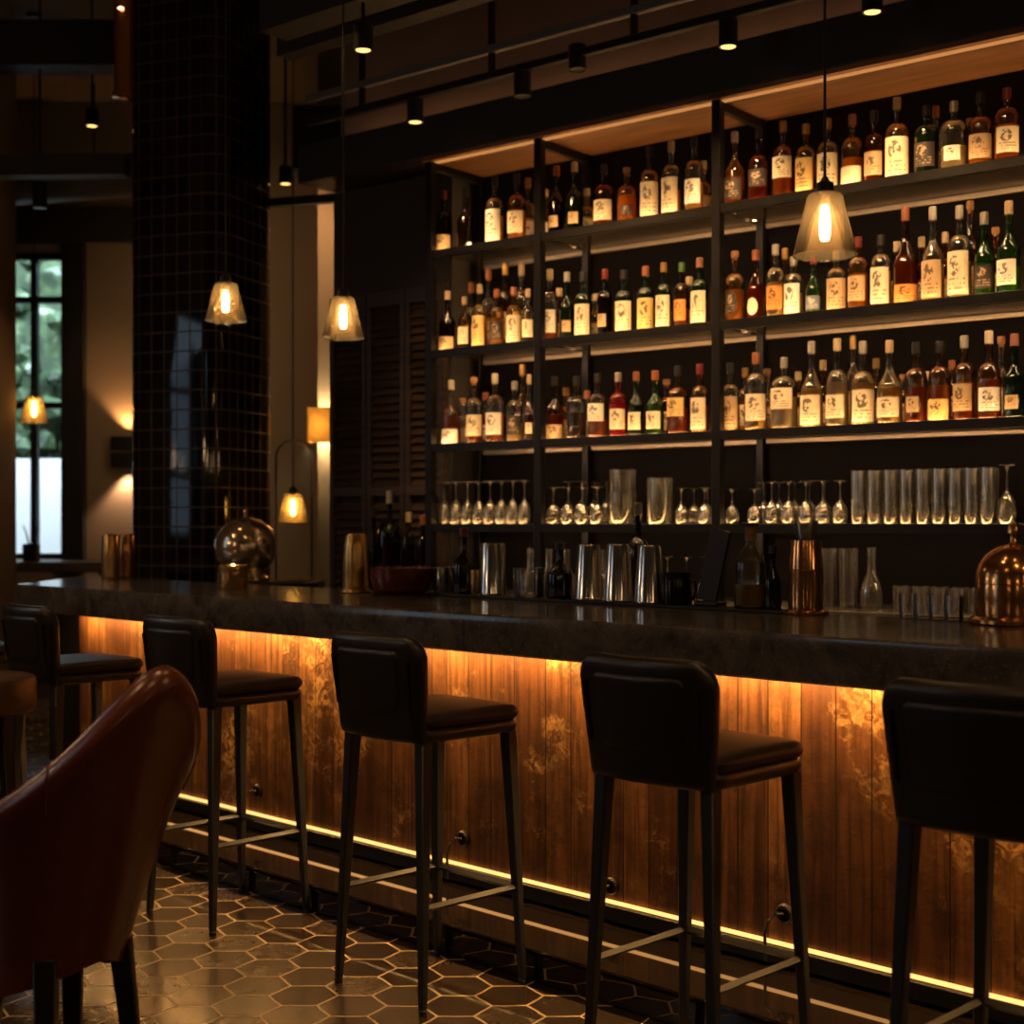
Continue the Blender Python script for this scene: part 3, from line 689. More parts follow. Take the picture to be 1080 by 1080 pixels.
def bottle(px, ytop, wpx, kind, glass, liq, fill, lab, labc, cap, z, s, label, group, face=None, base=None):
    x = on_shelf(px, s); P = sw(x, s); r = wpx/2*P.y/F*.93; s = max(s, r+.048); x = on_shelf(px, s); P = sw(x, s); d = P.y; h = CAMZ+(552-ytop)*d/F-z
    if h > .46: h = .46
    h = max(h, .17)
    t_ = thing('liquor_bottle', label, 'bottle', (P.x, P.y, z), 0, group)
    pr, rn, zs, zn = profile(r, h, kind)
    MB().lathe(pr, 22, cap1=False).build('glass_body', GLS[glass], t_, smooth=50)
    if liq:
        zf = h*fill; lp = [(0, .008), (r*.90, .008)]
        for a, b in zip(pr[2:], pr[3:]):
            if a[1] < zf: lp.append((a[0]*.93, max(a[1], .009)))
            if a[1] < zf <= b[1]:
                k = (zf-a[1])/(b[1]-a[1]); lp.append(((a[0]+(b[0]-a[0])*k)*.93, zf))
        lp.append((0, zf)); MB().lathe(lp, 18).build('liquid', LIQ[liq], t_, smooth=50)
    ch = {'cork': .07, 'gold': .10}.get(cap, .12)*h
    if cap:
        rc = rn*1.14
        prc = [(rc*1.0, h*.855), (rc*1.02, h*.95), (rc, h*.992), (rc*.85, h), (0, h)] if cap not in ('cork',) else [(rc*.80, h*.88), (rc*.8, h*.92), (rc*1.12, h*.922), (rc*1.12, h*.99), (rc, h), (0, h)]
        MB().lathe(prc, 16, cap0=False).build('stopper', CAP[cap], t_)
    if lab != 'N':
        front = math.atan2(-.7784, -.6277); tocam = math.atan2(-P.y, -P.x)
        a = front+(tocam-front)*.55+random.uniform(-.25, .25)
        zr = {'T': (.10, .94), 'M': (.22, .80), 'L': (.06, .52), 'H': (.48, .98), 'S': (.25, .60)}.get(lab)
        m = LAB[labc]
        if lab == 'O': MB().oval(r*1.012+.0006, a, .62, zs*.5, zs*.30).build('paper_label', m, t_)
        else:
            hw = {'T': 1.08, 'M': 1.0, 'L': 1.1, 'H': 1.0, 'S': .6}[lab]
            MB().patch(r*1.012+.0006, a-hw, a+hw, zs*zr[0], zs*zr[1]).build('paper_label', m, t_)
    return t_

K = {}
K[0, 0] = [(468,201,20,'whisky','black','dark',.4,'L','tan','red'), (491,199,19,'tall','black',None,0,'N','','black'), (522,186,21,'whisky','clear','amber',.42,'T','white','black'), (545,183,21,'whisky','amber','amber',.45,'M','cream','black')]
K[0, 1] = [(587,175,20,'tall','black','dark',.3,'S','tan','orange'), (606,171,20,'tall','dark green',None,0,'S','tan','cream'), (637,174,24,'whisky','brown','russet',.4,'M','cream','black'), (661,177,22,'whisky','amber','amber',.5,'S','dark','cork'),
           (685,155,22,'whisky','amber','yellow',.5,'T','cream','black'), (708,149,22,'whisky','clear','amber',.35,'T','cream','cream'), (732,144,21,'whisky','clear','amber',.4,'M','white','black')]
K[0, 2] = [(775,139,24,'tall','amber','russet',.4,'M','dark','silver'), (800,136,24,'round','brown','russet',.45,'H','dark','black'), (826,128,25,'whisky','amber','russet',.4,'H','cream','gold'), (850,131,23,'whisky','amber','yellow',.5,'T','yellow','gold'),
           (873,125,25,'whisky','clear','yellow',.4,'T','cream','gold'), (899,121,25,'whisky','amber','amber',.4,'L','plain','pink'), (922,117,23,'whisky','brown','russet',.45,'M','tan','black'), (946,103,28,'whisky','amber','yellow',.5,'T','cream','cream'),
           (977,112,27,'squat','dark green','dark',.5,'M','dark','black'), (1006,107,31,'gin','clear','water',.35,'S','white','silver'), (1034,98,28,'whisky','amber','amber',.4,'M','tan','black'), (1062,93,28,'gin','amber','russet',.5,'M','cream','red')]
K[1, 0] = [(472,307,19,'tall','black','dark',.4,'L','tan','cream'), (490,313,15,'whisky','amber','dark',.4,'M','cream','cream'), (506,300,17,'whisky','amber','yellow',.5,'T','yellow','cream'), (524,305,17,'whisky','amber','yellow',.5,'M','dark','orange'), (542,303,18,'whisky','amber','yellow',.5,'T','cream','pink'), (557,305,14,'whisky','clear','dark',.35,'M','cream','cream')]
K[1, 1] = [(580,284,18,'whisky','clear','russet',.35,'M','white','cream'), (598,287,17,'tall','dark green','yellow',.3,'S','tan','silver'), (615,287,19,'whisky','dark green','yellow',.25,'T','cream','black'), (638,284,18,'whisky','black','dark',.4,'S','tan','red'), (658,285,20,'whisky','dark green','yellow',.3,'T','cream','black'),
           (681,281,20,'whisky','dark green','yellow',.3,'T','yellow','orange'), (700,277,18,'whisky','dark green','yellow',.3,'T','cream','gold'), (719,277,17,'whisky','brown','yellow',.3,'M','orange','green'), (738,272,20,'whisky','dark green','yellow',.4,'T','cream','pink')]
K[1, 2] = [(775,265,23,'whisky','amber','yellow',.45,'O','dark','cork'), (797,264,21,'slope','brown','russet',.5,'O','plain','orange'), (818,258,21,'whisky','clear','yellow',.48,'M','orange','silver'), (837,271,21,'squat','clear','water',.4,'T','white','silver'), (858,270,18,'slope','green','green',.3,'M','blue','red'),
           (882,265,23,'squat','clear','amber',.4,'T','tan','silver'), (905,250,23,'squat','amber','amber',.5,'M','tan','red'), (929,248,23,'gin','clear','yellow',.5,'T','cream','black'), (955,218,28,'slope','brown','russet',.5,'L','orange','orange'), (984,218,25,'tall','clear','amber',.4,'T','tan','silver'),
           (1012,217,26,'whisky','clear','yellow',.4,'T','cream','silver'), (1038,224,23,'tall','green','green',.4,'M','dark','silver'), (1064,212,26,'tall','green','green',.3,'M','white','cream')]
K[2, 0] = [(476,401,21,'tall','clear','russet',.45,'L','white','white'), (500,398,20,'whisky','clear','russet',.4,'M','cream','cork'), (522,394,21,'whisky','clear','russet',.42,'M','white','white'), (543,402,19,'whisky','clear','yellow',.3,'M','dark','silver'), (558,395,13,'tall','clear','dark',.4,'S','cream','cream')]
K[2, 1] = [(585,397,20,'tall','brown','russet',.4,'L','tan','black'), (608,397,23,'whisky','clear','dark',.42,'N','','black'), (630,394,22,'whisky','clear','russet',.3,'H','white','black'), (652,393,20,'whisky','red','red',.5,'M','cream','silver'), (671,392,18,'tall','dark green','yellow',.25,'M','cream','orange'), (691,391,20,'tall','green','green',.45,'M','cream','orange'),
           (715,386,24,'whisky','amber','russet',.38,'H','yellow','black'), (738,384,20,'whisky','amber','amber',.4,'T','cream','red')]
K[2, 2] = [(770,383,22,'whisky','clear','yellow',.4,'T','tan','black'), (797,372,26,'gin','clear','yellow',.4,'M','cream','orange'), (827,377,30,'gin','clear','water',.45,'H','cream','silver'), (856,360,25,'slope','clear','yellow',.45,'T','cream','silver'), (883,357,25,'round','clear','water',.5,'M','cream','cream'),
           (910,360,27,'round','clear','yellow',.5,'T','cream','silver'), (938,359,28,'slope','clear','yellow',.45,'M','cream','cream'), (966,361,25,'whisky','amber','russet',.45,'S','tan','black'), (991,360,25,'whisky','amber','amber',.45,'L','yellow','black'), (1017,354,25,'whisky','amber','russet',.45,'M','tan','silver'),
           (1043,349,27,'round','amber','russet',.45,'M','white','white'), (1070,352,25,'tall','dark green','dark',.45,'S','tan','pink')]
SHN = ('top shelf', 'second shelf', 'third shelf'); BAY = ('narrow bay', 'middle bay', 'wide bay')
LN = {'T': 'tall', 'M': '', 'L': 'low', 'H': 'high', 'S': 'small', 'O': 'oval'}
for (sh, by), rows in K.items():
    for i, b in enumerate(rows):
        s = .10+random.uniform(-.012, .012)
        ln = 'no label' if b[7] == 'N' else (LN[b[7]]+' '+{'plain': 'cream'}.get(b[8], b[8])).strip()+' label'
        lab = '%s bottle with %s, %s from the louvred-door end, %s, %s' % (b[4], ln, ORD[i], SHN[sh], BAY[by])
        bottle(*b[:6], b[6], b[7], b[8], b[9], SZ[sh]+.0012, s, lab, 'bottles in the %s of the %s' % (BAY[by], SHN[sh]))
# a second row behind, peeping through the gaps
BK = {(0, 0): [(557,188)], (0, 1): [(575,200), (619,199), (742,170)], (0, 2): [(768,180), (987,112), (1023,125)],
      (1, 0): [(497,298), (515,283), (533,277), (550,278)], (1, 1): [(590,304), (628,310), (727,292)], (1, 2): [(828,262), (946,255), (972,250), (997,245), (1023,212), (1050,240)],
      (2, 0): [(488,420), (512,414), (551,384)], (2, 1): [(597,409), (619,412), (703,400)], (2, 2): [(786,388), (809,389), (842,392), (868,380), (900,354), (924,378), (953,395), (978,392), (1004,380), (1056,355)]}
for (sh, by), rows in BK.items():
    n = len(K[sh, by])
    for i, (px, yt) in enumerate(rows):
        g = random.choice(('clear', 'amber', 'clear', 'brown')); cp = random.choice(('cork', 'cream', 'gold', 'orange'))
        lab = '%s bottle in the back row, %s from the louvred-door end, %s, %s' % (g, ORD[i], SHN[sh], BAY[by])
        bottle(px, yt, 19, random.choice(('whisky', 'tall', 'round')), g, random.choice(('amber', 'yellow', 'russet')), .4, 'M', random.choice(('cream', 'tan', 'white')), cp,
               SZ[sh]+.0012, .235, lab, 'back-row bottles in the %s of the %s' % (BAY[by], SHN[sh]))
P = sw(on_shelf(493, .05), .065); t_ = thing('tealight', 'small glowing tealight among the dark bottles of top shelf narrow bay', 'candle', (P.x, P.y, SZ[0]+.0012))
MB().lathe([(.016, 0), (.019, .002), (.019, .024), (.016, .024), (.016, .006), (0, .006)], 18).build('cup', M['clear_glass'], t_)
MB().lathe([(0, .0065), (.013, .0065), (.014, .016), (.006, .024), (0, .028)], 14).build('flame', M['candle'], t_)

# ------------------------------------------------------------------ glassware
def wine_up(r, h):            # stem glass standing upside down: rim at z=0, foot on top
    o = [(r*.86, 0), (r*.97, h*.12), (r, h*.25), (r*.86, h*.40), (r*.45, h*.50), (r*.12, h*.56), (r*.075, h*.65), (r*.075, h*.90), (r*.20, h*.965), (r*.80, h*.985), (r*.82, h), (0, h)]
    i = [(0, h*.50), (r*.40, h*.485), (r*.80, h*.385), (r*.945, h*.25), (r*.92, h*.12), (r*.83, .002), (r*.86, 0)]
    return MB().lathe(i+o[0:], 20, cap0=False, cap1=False)
def tumbler(r, h, taper=.93, base=.10):
    return MB().lathe([(0, 0), (r*taper*.96, 0), (r*taper, .004), (r, h), (r*.96, h), (r*taper*.93, h*base), (0, h*base)], 22, cap0=False, cap1=False)
def carafe(r, h):
    return MB().lathe([(0, 0), (r*.9, 0), (r, h*.04), (r, h*.25), (r*.82, h*.42), (r*.42, h*.58), (r*.36, h*.72), (r*.40, h*.98), (r*.44, h), (r*.38, h), (r*.33, h*.72), (r*.38, h*.58), (r*.77, h*.41), (r*.94, h*.25), (r*.92, h*.06), (0, h*.05)], 20, cap0=False, cap1=False)
MESH = {}
def glass_at(name, fn, key, px, s, z, label, group, cat='glass'):
    P = sw(on_shelf(px, s), s, z)
    if key not in MESH:
        o = fn().build(name, M['clear_glass'], smooth=50); MESH[key] = o.data
    else:
        o = bpy.data.objects.new(name, MESH[key]); COL.objects.link(o)
    o.location = P; o.rotation_euler = (0, 0, random.uniform(0, 6)); tag(o, label, cat, group); return o
Z4 = SZ[3]+.0012
def row(name, fn, key, x0, x1, n, s, label, group, z=Z4, dx=0, cat='glass'):
    L = abs(on_shelf(x1, s)-on_shelf(x0, s)); me = MESH.get(key)
    if me is None: tmp = fn().build('probe', M['clear_glass']); me = MESH[key] = tmp.data; bpy.data.objects.remove(tmp)
    wd = max(v.co.x for v in me.vertices)*2+.003
    n = min(n, int(L/wd+1e-6)+1)
    for k in range(n):
        px = x0+(x1-x0)*k/max(1, n-1)
        glass_at(name, fn, key, px, s, z, label, group, cat)
for q, s in enumerate((.09, .20)):
    row('wine_glass', lambda: wine_up(.0335, .218), 'w1', 469, 553, 9, s, 'upturned wine glass on the glass shelf, narrow bay, %s row' % ('front', 'second')[q], 'upturned wine glasses in the narrow bay, %s row' % ('front', 'second')[q])
row('wine_glass', lambda: wine_up(.038, .178), 'w2', 584, 630, 5, .09, 'upturned short wine glass beside the glass jugs, middle bay of glass shelf', 'short upturned wine glasses, middle bay')
row('wine_glass', lambda: wine_up(.036, .212), 'w3', 600, 640, 5, .25, 'upturned tall wine glass behind the short ones, middle bay of glass shelf', 'tall upturned wine glasses, middle bay')
glass_at('mixing_glass', lambda: tumbler(.066, .150, .96, .06), 'j1', 657, .118, Z4, 'wide mixing glass carrying another on top, middle bay of glass shelf', 'stacked mixing glasses')
glass_at('mixing_glass', lambda: tumbler(.064, .105, .96, .06), 'j2', 657, .118, Z4+.1505, 'wide mixing glass stacked on top of another, middle bay of glass shelf', 'stacked mixing glasses')
glass_at('mixing_glass', lambda: tumbler(.060, .212, .94, .06), 'j3', 696, .10, Z4, 'tall wide mixing glass near the wide-bay post, middle bay of glass shelf', 'stacked mixing glasses')
row('wine_glass', lambda: wine_up(.031, .165), 'w4', 719, 743, 3, .09, 'small upturned wine glass next to the post, middle bay of glass shelf', 'small upturned wine glasses, middle bay')
row('wine_glass', lambda: wine_up(.031, .165), 'w4', 718, 746, 4, .20, 'small upturned wine glass in second row near post, middle bay', 'small upturned wine glasses, middle bay')
row('wine_glass', lambda: wine_up(.033, .155), 'w5', 772, 796, 3, .09, 'short upturned wine glass next to the post, wide bay of glass shelf', 'short upturned wine glasses, wide bay')
row('wine_glass', lambda: wine_up(.033, .185), 'w6', 814, 886, 7, .10, 'upturned wine glass between the short ones and the highballs, wide bay', 'upturned wine glasses, wide bay')
row('wine_glass', lambda: wine_up(.033, .185), 'w6', 806, 886, 7, .22, 'upturned wine glass of the second row, wide bay of glass shelf', 'upturned wine glasses, wide bay')
for q, s in enumerate((.08, .165, .25)):
    row('highball_glass', lambda: tumbler(.0300, .222, .9, .05), 'h1', 905+q*3, 1042+q*2, 12, s, 'tall highball glass, %s row, wide bay of glass shelf' % ('front', 'second', 'third')[q], 'highball glasses, wide bay, %s row' % ('front', 'second', 'third')[q])
row('wine_glass', lambda: wine_up(.036, .232), 'w7', 1062, 1082, 2, .09, 'tall upturned wine glass past the highballs, wide bay of glass shelf', 'tall upturned wine glasses, wide bay')
# on the worktop below the glass shelf
ZW = 1.0512
row('carafe', lambda: carafe(.050, .225), 'c1', 560, 616, 4, .11, 'clear glass carafe on the back worktop below the middle bay', 'carafes below the middle bay', ZW, cat='carafe')
row('carafe', lambda: carafe(.050, .225), 'c1', 634, 635, 1, .10, 'clear glass carafe behind the three steel shakers on back worktop', 'carafes behind the shakers', ZW, cat='carafe')
row('wine_glass', lambda: wine_up(.036, .20), 'w8', 704, 744, 4, .10, 'upturned wine glass on the back worktop beside the wide-bay post', 'upturned wine glasses on the worktop', ZW)
row('highball_glass', lambda: tumbler(.040, .245, .9, .05), 'h2', 873, 895, 2, .05, 'tall highball glass on the back worktop behind the copper shaker', 'highballs on the worktop', ZW)
row('carafe', lambda: carafe(.045, .25), 'c2', 919, 940, 2, .08, 'clear narrow-necked carafe on the back worktop next to the rocks glasses', 'carafes next to the rocks glasses', ZW, cat='carafe')
row('rocks_glass', lambda: tumbler(.034, .095, .9, .12), 'r1', 952, 1030, 8, .02, 'small rocks glass on the back worktop, front row', 'rocks glasses, front row', ZW)
row('rocks_glass', lambda: tumbler(.034, .095, .9, .12), 'r1', 950, 1034, 8, .13, 'small rocks glass on the back worktop, second row', 'rocks glasses, second row', ZW)

# ------------------------------------------------------------------ on the counter
ZC = 1.1002
def cpos(px, py, r):                      # counter spot whose front foot shows at (px, py)
    d = depth_on(py, 1.10)+r; return at(px, d, ZC)
def lathe_thing(name, lab, cat, loc, parts, group=None, rotz=0):
    t_ = thing(name, lab, cat, loc, rotz, group)
    for nm, pr, m in parts: MB().lathe(pr, 36).build(nm, m, t_, smooth=40)
    return t_
def ct(px, s):
    k = (px-540)/F; b = cw(0, s); return (k*b.y-b.x)/(.7095-k*-.7047)
mt = MB().span((ct(452, .72), .700, 0), (ct(834, .72), .812, .010), .003)
mt.build('bar_mat', M['rubber'], None, (C0.x, C0.y, 1.1003), CROT)
tag(bpy.data.objects['bar_mat'], 'long black rubber bar mat along the rear edge of the counter', 'bar mat')
ZM = 1.1108
def mpos(px, s, z=ZM):
    k = (px-540)/F; b = cw(0, s); x = (k*b.y-b.x)/(.7095-k*-.7047); P = cw(x, s); P.z = z; return P
def hgt(P, py): return CAMZ-(py-552)*P.y/F-P.z

# copper cloche
P = cpos(1069, 662, .13); P.z = ZC; H = hgt(P, 551)
lathe_thing('cloche', 'copper bell-shaped cloche with knob on the counter beside the rocks glasses', 'cloche', P, [
    ('base', [(0, 0), (.122, 0), (.128, .006), (.128, .016), (.118, .024), (.112, .026), (0, .026)], M['copper']),
    ('dome', [(.108, .0262), (.110, .04), (.110, H*.36), (.108, H*.40), (.110, H*.405), (.108, H*.50), (.098, H*.60), (.078, H*.69), (.050, H*.755), (.02, H*.785), (.013, H*.79), (0, H*.79)], M['copper']),
    ('knob', [(.011, H*.785), (.0135, H*.80), (.011, H*.82), (.0125, H*.88), (.0185, H*.89), (.0185, H*.945), (.015, H*.985), (.007, H), (0, H)], M['copper'])])
# copper shaker with jigger
P = cpos(850, 649.5, .07); H = hgt(P, 570)
lathe_thing('copper_shaker', 'tall copper shaker with broad foot and glass measure in its mouth', 'shaker', P, [
    ('foot', [(0, 0), (.072, 0), (.076, .005), (.076, .011), (.064, .018), (0, .018)], M['copper']),
    ('body', [(.056, .0182), (.058, .03), (.0565, H*.6), (.0575, H*.605), (.0565, H*.62), (.050, H), (.047, H), (.047, H*.93), (0, H*.93)], M['copper']),
    ('glass_measure', [(.026, H*.94), (.030, H), (.042, H+.066), (.039, H+.066), (.027, H*1.0), (0, H*.96)], M['clear_glass'])])
# polished globe cloche and candle holder
P = cpos(259, 614, .13); H = hgt(P, 538); zc = H*.48; R = .160
gp = [(R*math.sin(a), zc+R*-math.cos(a)) for a in [math.radians(x) for x in range(38, 178, 7)]]
lathe_thing('globe_cloche', 'polished tarnished-silver globe on a round foot, standing on the counter by the tiled column', 'globe', P, [
    ('foot', [(0, 0), (.125, 0), (.130, .008), (.126, .022), (.105, .030), (.10, .045), (.085, .05), (0, .05)], M['globe']),
    ('globe', gp+[(0, zc+R)], M['globe']),
    ('knob', [(.016, zc+R-.004), (.010, zc+R+.012), (.017, zc+R+.022), (.012, zc+R+.036), (0, H)], M['globe'])])
P = cpos(246, 622, .066); H = hgt(P, 596)
lathe_thing('candle_holder', 'short brass tealight cup in front of the silver globe', 'candle holder', P, [
    ('cup', [(0, 0), (.064, 0), (.067, .004), (.067, H), (.062, H), (.060, .02), (0, .02)], M['brass']),
    ('candle', [(0, .0202), (.052, .0202), (.052, H*.80), (0, H*.80)], plain('wax', (.7, .5, .25), .5)), ('flame', [(0, H*.81), (.010, H*.83), (.013, H*.90), (.006, H*1.01), (0, H*1.06)], M['candle'])])
# two brass shakers at the far end
for px, py, yt, lab in ((116, 611, 563, 'brass shaker at the far end of the counter, the one away from the column'), (133, 610, 563, 'copper-brown shaker at the far end of the counter, next to the column')):
    P = cpos(px, py, .046); H = hgt(P, yt)
    lathe_thing('brass_shaker', lab, 'shaker', P, [('body', [(0, 0), (.044, 0), (.046, .004), (.045, .02), (.048, H*.5), (.044, H*.93), (.040, H*.99), (.036, H), (.034, H*.97), (0, H*.97)], M['brass'] if px < 120 else M['copper']),
        ('collar', [(.0465, H*.085), (.0485, H*.095), (.0465, H*.105)], M['brass'])], 'shakers at the far end of the counter')
# golden shaker by the bowl
P = cpos(375, 626, .06); H = hgt(P, 563)
lathe_thing('gold_shaker', 'tapered golden shaker with flanged foot beside the red bowl', 'shaker', P, [
    ('foot', [(0, 0), (.066, 0), (.069, .006), (.066, .014), (.054, .018), (0, .018)], M['brass']),
    ('body', [(.052, .0182), (.0545, .03), (.0545, H*.5), (.050, H*.8), (.044, H*.97), (.040, H), (.036, H*.98), (0, H*.98)], M['brass'])])
# red bowl
P = cpos(424, 628.6, .115); H = hgt(P, 599)
lathe_thing('garnish_bowl', 'wide dark red glazed bowl of garnish on the counter', 'bowl', P, [
    ('bowl', [(0, 0), (.09, 0), (.095, .006), (.118, .02), (.132, H*.55), (.134, H), (.126, H), (.122, H*.6), (.10, .03), (0, .025)], M['red_glaze']),
    ])
gr = random.Random(5)
bowlP = P.copy()
for k in range(24):
    a, rr_ = gr.uniform(0, 6.28), .105*math.sqrt(gr.random())
    if k < 14: a, rr_ = k/14*2*PI, .108
    t2 = bmesh.new(); bmesh.ops.create_uvsphere(t2, u_segments=10, v_segments=7, radius=.018)
    mb = MB(); mb._merge(t2)
    o = mb.build('berry', M['ice'], None, (bowlP.x+rr_*math.cos(a), bowlP.y+rr_*math.sin(a), bowlP.z+H-.013+gr.uniform(0, .005)), smooth=60)
    tag(o, 'small dark red berry heaped in the glazed bowl', 'berry', 'berries in the red bowl')

def tin(px, s, ytop, rtop, rbot, lab, group=None, m='silver', name='shaker_tin'):     # upturned shaker tin
    P = mpos(px, s); H = hgt(P, ytop)
    return lathe_thing(name, lab, 'shaker tin', P, [('body', [(rbot*.97, 0), (rbot, .003), (rbot*.985, .008), (rtop, H*.965), (rtop*.94, H), (0, H*.985)], M[m]),
                                                   ('rim_bead', [(rbot*1.0, .001), (rbot*1.03, .004), (rbot*1.0, .008)], M[m])], group)
tin(621, .752, 574, .043, .058, 'upturned steel shaker tin, first of the three beside the carafes', 'three steel shaker tins')
tin(652, .752, 574, .043, .058, 'upturned steel shaker tin, in the middle of the three', 'three steel shaker tins')
tin(685, .752, 575, .043, .058, 'upturned steel shaker tin, last of three, beside the black mug', 'three steel shaker tins')
tin(520, .752, 573, .050, .056, 'single dark steel shaker tin between the black bottles')
P = mpos(467, .765); H = hgt(P, 598)
lathe_thing('steel_cup', 'small straight polished steel cup next to the red bowl', 'cup', P, [('body', [(0, 0), (.040, 0), (.042, .003), (.044, H), (.041, H), (.039, .02), (0, .02)], M['silver'])])
def blk(px, s, ytop, r, lab, kind='whisky', cap='black', m=None, z=ZM, hmax=.5, rear=False):
    P = sw(on_shelf(px, s), s, z) if rear else mpos(px, s, z); h = min(hmax, hgt(P, ytop)); t_ = thing('black_bottle', lab, 'bottle', P, 0, 'bottles standing on the counter')
    pr, rn, zs, zn = profile(r, h, kind); MB().lathe(pr, 24, cap1=False).build('glass_body', m or M['black_glass'], t_, smooth=50)
    MB().lathe([(rn*1.3, h*.87), (rn*1.3, h*.99), (rn, h), (0, h)], 16, cap0=False).build('stopper', CAP[cap], t_); return t_
blk(489, .75, 557, .046, 'black bottle with red-brown stopper beside the single shaker tin', 'slope', 'red')
blk(590, .755, 572, .050, 'black bottle behind the cut rocks tumbler', 'slope', 'black')
blk(411, .03, 514, .066, 'tall bottle with clear neck behind the red bowl', 'whisky', 'silver', GLS['black'], 1.0512, .52, True)
blk(394, .05, 535, .030, 'slim black bottle between golden shaker and tall bottle', 'tall', 'black', None, 1.0512, .5, True)
blk(431, .06, 540, .038, 'dark bottle with cream top behind the red bowl, next to tall one', 'squat', 'cream', GLS['black'], 1.0512, .5, True)
blk(446, .03, 543, .034, 'dark bottle behind the steel cup', 'squat', 'orange', GLS['black'], 1.0512, .5, True)
P = mpos(502, .765); H = hgt(P, 601)
lathe_thing('brass_jigger', 'small brass measuring cup tucked between black bottle and steel tin', 'jigger', P, [('body', [(0, 0), (.022, 0), (.024, .003), (.026, H), (.023, H), (.021, .02), (0, .02)], M['brass'])])
P = mpos(558, .755); o = tumbler(.064, .115, .95, .14).build('rocks_tumbler', M['clear_glass'], None, P, smooth=50)
tag(o, 'heavy cut rocks tumbler on the bar mat in front of the carafes', 'glass')
t_ = blk(673, -.065, 530, .052, 'dark round-shouldered bottle with long stopper behind the shaker tins', 'round', 'black', GLS['black'], 1.0512, .5, True)
P = mpos(714, .755); H = hgt(P, 604); t_ = thing('black_mug', 'black straight-sided mug beside the shaker tins', 'mug', P, CROT)
MB().lathe([(0, 0), (.052, 0), (.054, .004), (.054, H), (.049, H), (.048, .02), (0, .02)], 28).build('body', M['black_glass'], t_)
MB().tube([(.05, 0, H*.8), (.078, 0, H*.75), (.085, 0, H*.5), (.075, 0, H*.25), (.05, 0, H*.2)], .006, 8).build('handle', M['black_glass'], t_)
P = mpos(753, .757, ZM+.0012); t_ = thing('menu_stand', 'black slanted menu stand leaning back on the bar mat', 'stand', P, CROT)
H = hgt(P, 562)
mb = MB(); mb.box((0, 0, H*.5+.014), (.085, .014, H*1.02), .003, Matrix.Rotation(math.radians(0), 4, 'X') @ Matrix.Rotation(math.radians(14), 4, 'Y')); mb.build('board', M['screen'], t_)
MB().span((-.065, -.03, .0002), (.03, .035, .016), .003).build('foot', M['screen'], t_)
# clear cork-stoppered bottle and black bottle near the copper shaker
def clear_bottle():
    P = mpos(791, .752); h = hgt(P, 551); r = .053; t_ = thing('spirit_bottle', 'clear glass bottle with cork and dark stopper, glowing base, on the bar mat', 'bottle', P)
    pr = [(r*.9, 0), (r, .006), (r, h*.50), (r*.96, h*.55), (r*.72, h*.64), (r*.42, h*.70), (.018, h*.735), (.0165, h*.80), (.0165, h*.84), (.019, h*.845), (.019, h*.865), (.0165, h*.87)]
    MB().lathe(pr, 28, cap1=False).build('glass_body', GLS['clear'], t_, smooth=50)
    MB().lathe([(0, .010), (r*.92, .010), (r*.93, h*.28), (0, h*.28)], 24).build('liquid', LIQ['yellow'], t_)
    MB().lathe([(.0175, h*.79), (.0185, h*.95), (.016, h*.955)], 18).build('cork', CAP['cork'], t_)
    MB().lathe([(.018, h*.956), (.030, h*.962), (.030, h*.99), (.024, h), (0, h)], 20).build('stopper', CAP['black'], t_)
clear_bottle()
blk(815, .765, 575, .030, 'short black bottle between the clear bottle and the copper shaker', 'slope', 'black')
for k, px in enumerate((958, 974, 990, 1006)):
    P = mpos(px, .79, ZC); o = tumbler(.030, .078, .92, .12).build('shot_tumbler', M['clear_glass'], None, P, smooth=50) if k == 0 else o.copy()
    if k: COL.objects.link(o)
    o.location = P; tag(o, 'small clear tumbler in the row at the counter rear edge by the copper cloche', 'glass', 'tumblers at the rear edge of the counter')

# ------------------------------------------------------------------ pendant lamps
def pendant(px, d, ytop, ybot, wpx, lab, ztop, amber=False):
    P = at(px, d); zb = CAMZ+(552-ybot)*d/F; zt = CAMZ+(552-ytop)*d/F; R = wpx/2*d/F; H = zt-zb
    t_ = thing('pendant_lamp', lab, 'pendant lamp', (P.x, P.y, zb), 0, 'glass pendant lamps')
    rt = R*.56
    MB().lathe([(R, 0), (R*1.01, .003), (R*.985, .006), (rt, H*.96), (rt*.9, H), (.022, H+.001), (.020, H-.003), (rt*.86, H-.005), (rt*.96, H*.94), (R*.965, .006), (R*.97, .001)], 40, cap0=False, cap1=False).build('glass_shade', M['shade_amber' if amber else 'shade_glass'], t_, smooth=60)
    MB().lathe([(.0, H-.03), (.016, H-.03), (.018, H-.02), (.024, H+.002), (.024, H+.03), (.014, H+.036), (.006, H+.05), (0, H+.05)], 24).build('socket', M['black_metal'], t_)
    MB().lathe([(0, H*.24), (.010, H*.25), (.0145, H*.32), (.0155, H*.5), (.013, H*.72), (.010, H-.032), (0, H-.031)], 18).build('bulb', M['bulb'], t_, smooth=60)
    MB().tube([(0, 0, H+.045), (0, 0, ztop-zb)], .0042, 8).build('cord', M['rubber'], t_)
    MB().lathe([(0, ztop-zb-.03), (.05, ztop-zb-.028), (.055, ztop-zb-.001), (0, ztop-zb-.001)], 24).build('ceiling_rose', M['black_metal'], t_)
pendant(870, 3.95, 205, 270, 67, 'large clear pendant lamp hanging in front of the wide shelving bay', 4.8)
pendant(362, 5.85, 314, 357, 44, 'pendant lamp hanging before the louvred doors', 4.8)
pendant(238, 6.05, 299, 339, 44, 'pendant lamp hanging in front of the tiled column', 4.8)
pendant(309, 8.30, 521, 551, 33, 'low amber pendant lamp hanging before the glass bell jar', 4.8, True)
pendant(36, 9.5, 418, 446, 29, 'amber pendant lamp hanging before the tall window', 4.8, True)

